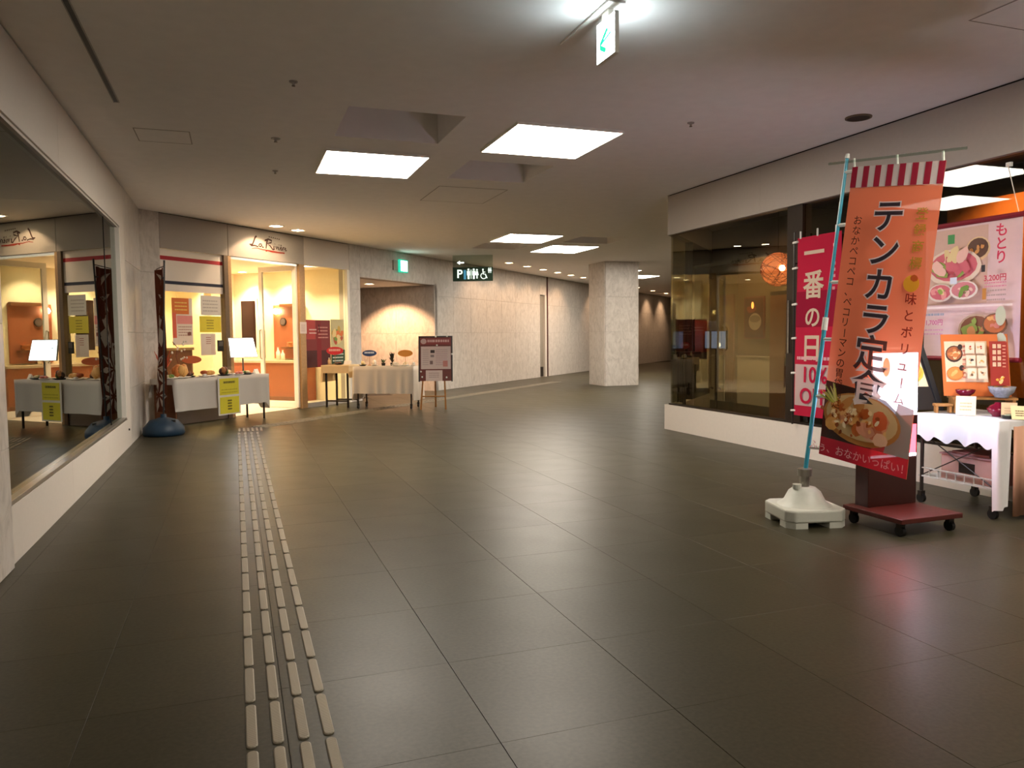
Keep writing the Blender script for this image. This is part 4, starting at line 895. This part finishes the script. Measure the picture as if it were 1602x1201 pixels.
so = o.modifiers.new('thickness', 'SOLIDIFY'); so.thickness = .003
# things on the cart
zt = zc + .008
t = thing('wood_riser', 'pale wooden riser board on the display cart', 'riser', (4.98, 4.03, zt), math.radians(-38))
box_obj('board', (-.2, .2, -.1, .1, .095, .11), MAT['wood'], t); box_obj('support', (-.19, -.17, -.09, .09, 0, .095), MAT['wood'], t); box_obj('support', (.17, .19, -.09, .09, 0, .095), MAT['wood'], t)
t = thing('menu_board', 'orange framed menu board with food photos on display cart', 'menu board', (4.805, 4.185, zt+.112), math.radians(-39))
ln = lambda x, z, d: (x, .16*z - d, z)
mb = MB(); q = [(0, 0), (.42, 0), (.4, .44), (-.02, .44)]
mb.add([ln(x, z, 0) for x, z in q] + [ln(x, z, -.018) for x, z in q], [(0,1,2,3),(7,6,5,4),(0,4,5,1),(1,5,6,2),(2,6,7,3),(3,7,4,0)]); mb.build('board', paper('#cf6a26'), t)
p = Print(.0008, ln); p.poly([(.015, .1), (.28, .1), (.27, .39), (0, .39)], '#e6c9a0'); pal = ['#a85a2c', '#d9a060', '#6b3a20', '#e0c08a', '#c8783a']
p.food(.065, .3, .055, .06, pal, 3, '#3a2418', 8); p.food(.07, .16, .055, .05, ['#d98a3c', '#e8b060'], 4, '#c9772e', 6); p.disc(.1, .35, .015, .02, '#2a1812'); p.disc(.11, .2, .015, .02, '#2a1812'); lines(p, .115, .12, .02, .25, 8, '#b5503a', 61)
for i, (x, z, c) in enumerate(((.16, .34, '#b8402c'), (.225, .34, '#c03a30'), (.165, .25, '#3a302a'), (.23, .25, '#c9a03a'), (.17, .16, '#7a5a3a'), (.235, .16, '#8a5a34'))): p.rect(x-.028, z-.035, .058, .075, '#ead6b4'); p.food(x, z, .024, .028, [c, '#d9b07a'], 20+i, None, 5)
p.poly([(.285, .08), (.4, .08), (.385, .39), (.275, .39)], '#a02818'); p.food(.345, .12, .05, .04, ['#e8a83c', '#f0d080'], 31, None, 8); lines(p, .295, .2, .022, .17, 4, '#f0c8a0', 63, .7); lines(p, .325, .2, .022, .17, 4, '#f0c8a0', 64, .7); lines(p, .355, .2, .02, .17, 7, '#e8a080', 62); p.build('menu_print', t)
t = thing('poster_stand', 'black leaning stand with yellow food poster on cart', 'poster stand', (4.8, 4.29, zt), math.radians(-30))
sb = lambda x, z, d: (x, .1 + .35*z*.5 - d - .1, z)
mb = MB(); q = [(-.32, 0), (.08, 0), (-.06, .5), (-.42, .5)]
mb.add([sb(x, z, 0) for x, z in q] + [sb(x, z, -.02) for x, z in q], [(0,1,2,3),(7,6,5,4),(0,4,5,1),(1,5,6,2),(2,6,7,3),(3,7,4,0)]); mb.build('back_board', MAT['dark'], t)
mb = MB(); q = [(.05, -.0), (.085, -.0), (-.055, .52), (-.09, .52)]
mb.add([sb(x, z, .02) for x, z in q] + [sb(x, z, -.01) for x, z in q], [(0,1,2,3),(7,6,5,4),(0,4,5,1),(1,5,6,2),(2,6,7,3),(3,7,4,0)]); mb.build('frame_rail', MAT['black'], t)
p = Print(.001, sb); p.poly([(-.36, .17), (-.01, .17), (-.09, .46), (-.42, .46)], '#dcc9a0'); p.food(-.14, .27, .1, .08, ['#d8a03a', '#b8702a', '#e8c05a'], 41, '#e8b53a', 9); p.build('food_poster', t)
def bowl(loc, label, m, r=.06, h=.05, lid=False):
    t = thing('soup_bowl', label, 'bowl', loc)
    MB().lathe([(0, .0), (r*.5, 0), (r*.5, .008), (r*.85, h*.5), (r, h), (r*.95, h), (r*.8, h*.5), (0, .012)], 20).build('bowl', m, t, smooth=True)
    if lid: MB().lathe([(r*.93, h), (r*.7, h+.018), (r*.3, h+.03), (r*.28, h+.04), (0, h+.04)], 20).build('lid', m, t, smooth=True)
    else:
        for i in range(4): MB().blob((r*.4*math.cos(i*1.6), r*.4*math.sin(i*1.6), h*.75), (r*.4, r*.4, h*.3), 0, i+60).build('food', paper(['#8a5a34', '#c9a060', '#5a3a24', '#a8703a'][i]), t, smooth=True)
bowl((4.86, 4.06, zt+.112), 'purple red lacquer bowl on the wooden riser', MAT['red'], .065, .05); bowl((4.82, 3.78, zt), 'shiny purple red lidded bowl at the cart front', MAT['red'], .065, .055, True)
bowl((5.01, 3.9, zt+.112), 'large grey stone bowl before the menu board', MAT['stone'], .085, .075)
t = thing('wooden_stool_stand', 'tiny wooden stool shaped stand on cart by poster', 'stand', (4.72, 4.12, zt), math.radians(-35))
box_obj('seat', (-.06, .06, -.035, .035, .045, .065), MAT['wood'], t, .006); box_obj('leg', (-.05, -.035, -.03, .03, 0, .045), MAT['wood'], t); box_obj('leg', (.035, .05, -.03, .03, 0, .045), MAT['wood'], t)
def card(loc, rz, w_, h_, label, c, ink, lean_=.35, slant=0):
    t = thing('price_card', label, 'card', loc, rz); f = lambda x, z, d: (x + slant*z, lean_*z - d, z)
    q = [(0, 0), (w_, 0), (w_, h_), (0, h_)]; mb = MB()
    mb.add([f(x, z, 0) for x, z in q] + [f(x, z, -.004) for x, z in q], [(0,1,2,3),(7,6,5,4),(0,4,5,1),(1,5,6,2),(2,6,7,3),(3,7,4,0)]); mb.build('card', paper(c), t)
    MB().box(w_*.4, w_*.6, lean_*h_*.8+.004, lean_*h_+.03, 0, .006).build('prop', paper(c), t)
    p = Print(.0008, f); lines(p, w_*.2, h_*.2, w_*.6, h_*.5, 3, ink, int(loc[0]*1000), .5); p.build('writing', t)
card((4.655, 3.96, zt), math.radians(-50), .12, .13, 'tall pale price card beside wooden stool stand', '#ddd0ac', '#b7a67c', .2); card((4.765, 3.71, zt), math.radians(-50), .09, .1, 'narrow tan card half hidden by the lidded bowl', '#cdb083', '#a8906a', .2)
card((4.74, 3.615, zt), math.radians(-55), .12, .085, 'slanted tan price card at the cart corner', '#d3bd86', '#5a4626', .5, -.15)
t = thing('black_tray', 'low black dish at the front corner of cart', 'dish', (4.77, 3.66, zt)); MB().lathe([(0, 0), (.035, 0), (.045, .02), (.04, .02), (0, .008)], 16).build('dish', MAT['black'], t); MB().blob((0, 0, .018), (.025, .025, .01), 0, 3).build('food', paper('#8d9a80'), t)

# ------------------------------------------------------------------ hung on the right shop front
t = thing('hanging_poster', 'large pink and white food poster hanging on right window', 'poster', (XR-.03, 4.72, 1.03), RR)
PW, PH = .8, .99
box_obj('sheet', (0, PW, 0, .004, 0, PH), paper('#d8b9b8'), t); MB().cyl((-.01, .002, PH+.015), (PW+.01, .002, PH+.015), .02, n=8).build('top_bar', paper('#7d1524'), t); MB().cyl((-.01, .002, -.015), (PW+.01, .002, -.015), .018, n=8).build('bottom_bar', paper('#7d1524'), t)
p = Print(.0008); p.rect(.02, .4, .52, .57, '#c9a493'); pal = ['#c8606a', '#d98a88', '#b84a52', '#8fa04a', '#e0b0a0', '#d9c08a']
p.rect(.2, .86, .06, .07, '#3f8a4a'); p.food(.46, .8, .1, .09, ['#5a3a2a', '#c98a4a', '#8a5a34'], 71, '#d9b88a', 8); p.food(.26, .68, .24, .14, pal, 72, '#dcc5b0', 26); p.food(.17, .49, .11, .07, pal, 73, '#d5c2b4', 9); p.food(.38, .5, .12, .07, ['#c87a80', '#6f8a3a', '#e0b8a8'], 74, '#dccfc4', 9)
p.rect(.27, .55, .06, .05, '#d0d4e0'); p.rect(.02, .37, .76, .015, '#e6d2cf'); p.food(.5, .2, .15, .12, ['#7a4a34', '#c98a5a', '#a05a44', '#8a9a4a'], 75, '#b89a84', 14); p.food(.66, .24, .1, .08, ['#b8683a', '#d9a060', '#c87a6a'], 76, '#6b4a34', 8)
p.vtext('もとり', .7, .9, .1, .095, '#c8284a', .02); p.rect(.55, .62, .03, .05, '#2a2428'); p.text('3,200円', .66, .57, .055, '#c03a52', .02); lines(p, .58, .5, .17, .05, 2, '#cf7a94', 81); lines(p, .6, .4, .15, .1, 3, '#a8908a', 82); p.rect(.565, .42, .03, .08, '#b57a34')
lines(p, .05, .3, .2, .05, 1, '#8a90a0', 83); p.text('1,700円', .16, .26, .05, '#c05a8a', .02); lines(p, .05, .16, .2, .06, 2, '#c98aa8', 84); p.disc(.715, .3, .04, .07, '#b8bca0'); p.disc(.72, .12, .045, .06, '#b4baa0'); p.build('poster_print', t)
t = thing('poster_string', 'thin string tying the hanging poster to a hook', 'string', (XR-.02, 4.05, 2.4), RR)
MB().box(-.02, .02, 0, .02, -.015, .015).build('hook', MAT['clip'], t); MB().cyl((0, -.005, 0), (.1, -.008, -.36), .003, n=6).build('cord', MAT['blossom'], t)
t = thing('red_banner', 'red banner with cream lettering on the right window post', 'banner', (XR-.05, 6.2, 0), RR)
for z in (.7, 1.9): MB().cyl((-.035, 0, z), (-.035, .085, z), .007, n=6).build('bracket', MAT['dark'], t)
rb = lambda x, z, d: (x, -d - .01*math.sin(z*2.4), z)
p = Print(.0015, rb, True); p.l = -1; p.grid(0, .42, .58, 1.72, '#b5243f', 8, 12); p.build('cloth', t)
p = Print(.0015, rb, True); p.l = 1; p.rect(0, 1.28, .58, .34, '#8f1a34'); p.l -= 1; p.rect(0.01, .52, .56, .4, '#c0a8a4'); 
for i, ch in enumerate('一番の日'): p.text(ch, .23, 1.96-.3*i, .28 if i != 2 else .22, '#cdb9a2', .02); p.l -= 1
p.l += 1; lines(p, .48, 1.6, .035, .45, 8, '#d9a3a8', 65, .5); lines(p, .04, .95, .5, .05, 1, '#d9a3a8', 91, .6)
p.text('10%', .28, .815, .21, '#b01e3c', .02); p.text('OFF', .27, .61, .21, '#b01e3c', .02); p.build('lettering', t)
MB().cyl((-.035, 0, .325), (-.035, 0, 2.2), .009, n=8).build('pole', MAT['dark'], t)
for z in (.46, .83, 1.17, 1.5, 1.85, 2.1): MB().cyl((-.05, -.004, z), (.015, -.004, z+.005), .011, n=6).build('clip', MAT['clip'], t)
for x in (.05, .28, .52): MB().cyl((x, 0, 2.13), (x, 0, 2.2), .008, n=6).build('loop', MAT['clip'], t)

# ------------------------------------------------------------------ inside the right shop
t = thing('wicker_lamp', 'round orange wicker pendant lamp behind right window', 'lamp', (6.02, 7.54, 1.97))
rr = random.Random(21); R_ = .2
MB().lathe([(R_*.985*math.sin(math.pi*i/12), -R_*.985*math.cos(math.pi*i/12)) for i in range(13)], 24).build('shade', emit('glowing orange paper', '#ff8a50', .55), t, smooth=True)
mb = MB()
for k in range(34):
    nx = Vector((rr.uniform(-1, 1), rr.uniform(-1, 1), rr.uniform(-1, 1))).normalized(); a = nx.orthogonal().normalized(); b = nx.cross(a); o_ = nx*rr.uniform(-.5, .5)*R_; q = math.sqrt(R_*R_-o_.length_squared)
    mb.tube([o_ + (a*math.cos(2*math.pi*i/14)+b*math.sin(2*math.pi*i/14))*q for i in range(15)], .0022, 4)
mb.build('wicker', paper('#8a3a1c'), t)
MB().cyl((0, 0, R_), (0, 0, H-.2-1.97), .004, n=6).build('cord', MAT['black'], t)
MB().lathe([(0, -.035), (.025, -.025), (.035, 0), (.025, .025), (0, .035)], 12, (-.08, -.17, .0)).build('bulb_glow', emit('bright bulb', '#fff0d8', 30), t)
t = thing('low_board', 'wide white low board against ochre wall in right shop', 'board', (6.85, 9.43, .22), RR); box_obj('panel', (0, .92, -.02, 0, 0, .67), MAT['wboard'], t); box_obj('cap', (-.01, .93, -.03, 0, .67, .69), MAT['wboard'], t)
t = thing('low_board', 'narrower white low board beside doorway in right shop', 'board', (6.85, 10.18, .22), RR); box_obj('panel', (0, .43, -.02, 0, 0, .67), MAT['wboard'], t); box_obj('cap', (-.01, .44, -.03, 0, .67, .69), MAT['wboard'], t)
t = thing('framed_picture', 'dark red picture of white bowl on ochre wall', 'picture', (6.89, 9.33, 1.15), RR); box_obj('frame', (0, .45, -.02, 0, 0, .59), MAT['woodb'], t)
p = Print(.001, lambda x, z, d: (x, -.021-d, z)); p.rect(.02, .02, .41, .55, '#4a1c12'); p.disc(.25, .24, .14, .12, '#b8ac9c'); p.disc(.25, .28, .12, .05, '#8a8070'); p.disc(.17, .42, .09, .06, '#8a3420', n=9, jit=.3, seed=2); p.disc(.2, .47, .03, .05, '#ff9a4a', 2, n=8); p.build('picture_print', t)
t = thing('wall_panel', 'tall brown painting panel by the doorway in right shop', 'picture', (6.89, 9.93, .5), RR); box_obj('frame', (0, .35, -.02, 0, 0, 1.3), MAT['woodb'], t)
p = Print(.001, lambda x, z, d: (x, -.021-d, z)); p.rect(.03, .4, .29, .75, '#6b3a20'); p.disc(.16, .75, .11, .12, '#8a6a2a', n=10, jit=.2, seed=5); p.build('picture_print', t)
t = thing('dark_cabinet', 'dark tall cabinet beside post in right shop', 'cabinet', (6.55, 8.35, .01), RR); box_obj('body', (0, .4, 0, .3, 0, 1.75), MAT['dark'], t); box_obj('door', (.02, .38, -.015, 0, .05, 1.7), MAT['brown'], t); box_obj('handle', (.33, .35, -.03, -.015, .8, .95), MAT['steel'], t)
t = thing('video_screen', 'small glowing blue screen on a stand in right shop', 'screen', (6.45, 9.55, .01), RR)
box_obj('housing', (-.1, .42, -.02, .02, 1.0, 1.26), MAT['black'], t, .004); MB().cyl((.16, 0, 0), (.16, 0, 1.0), .02, n=10).build('stand', MAT['black'], t); box_obj('foot', (.0, .32, -.12, .12, 0, .02), MAT['black'], t)
p = Print(.001, lambda x, z, d: (x, -.021-d, z)); p.rect(-.09, 1.01, .5, .24, '#8aa4e8', .35); p.disc(.26, 1.06, .04, .03, '#f4f8ff', 1.2); p.disc(.22, 1.14, .025, .02, '#3a4a88', .3, n=8); p.build('lit_picture', t)
t = thing('red_wall_hanging', 'plain red panel on angled side wall in right shop', 'panel', (XR, 8.67, .96), R45); box_obj('board', (.98, 2.15, -.14, -.121, 0, .46), paper('#8a2418'), t); box_obj('edge', (.97, .98, -.142, -.121, -.01, .47), MAT['dark'], t)
t = thing('door_3', 'glass door whose steel bars stand in for reflected entrance handles', 'door', (5.92, 9.15, .01), RR, kind='structure')
box_obj('pane', (.02, .98, -.005, .005, .04, 2.1), MAT['glasss'], t); box_obj('rail', (0, 1.0, -.015, .015, 0, .04), MAT['dark'], t); box_obj('rail', (0, 1.0, -.015, .015, 2.1, 2.14), MAT['dark'], t)
for x in (.47, .64): MB().tube([(x, -.005, .5), (x, -.05, .52), (x, -.05, 1.92), (x, -.005, 1.94)], .013).build('pull_handle', MAT['chrome'], t)  # bars stand in for the reflection of the entrance door handles
t = thing('umbrella_stand', 'dark slatted umbrella stand at right shop corner', 'umbrella stand', (5.66, 8.86, .01))
box_obj('base', (-.12, .12, -.1, .1, 0, .04), MAT['black'], t)
for i in range(4): box_obj('slat', (-.12, -.105, -.1+.055*i, -.07+.055*i, .04, .95), MAT['black'], t)
box_obj('top_rail', (-.125, .12, -.1, .1, .95, .98), MAT['black'], t)
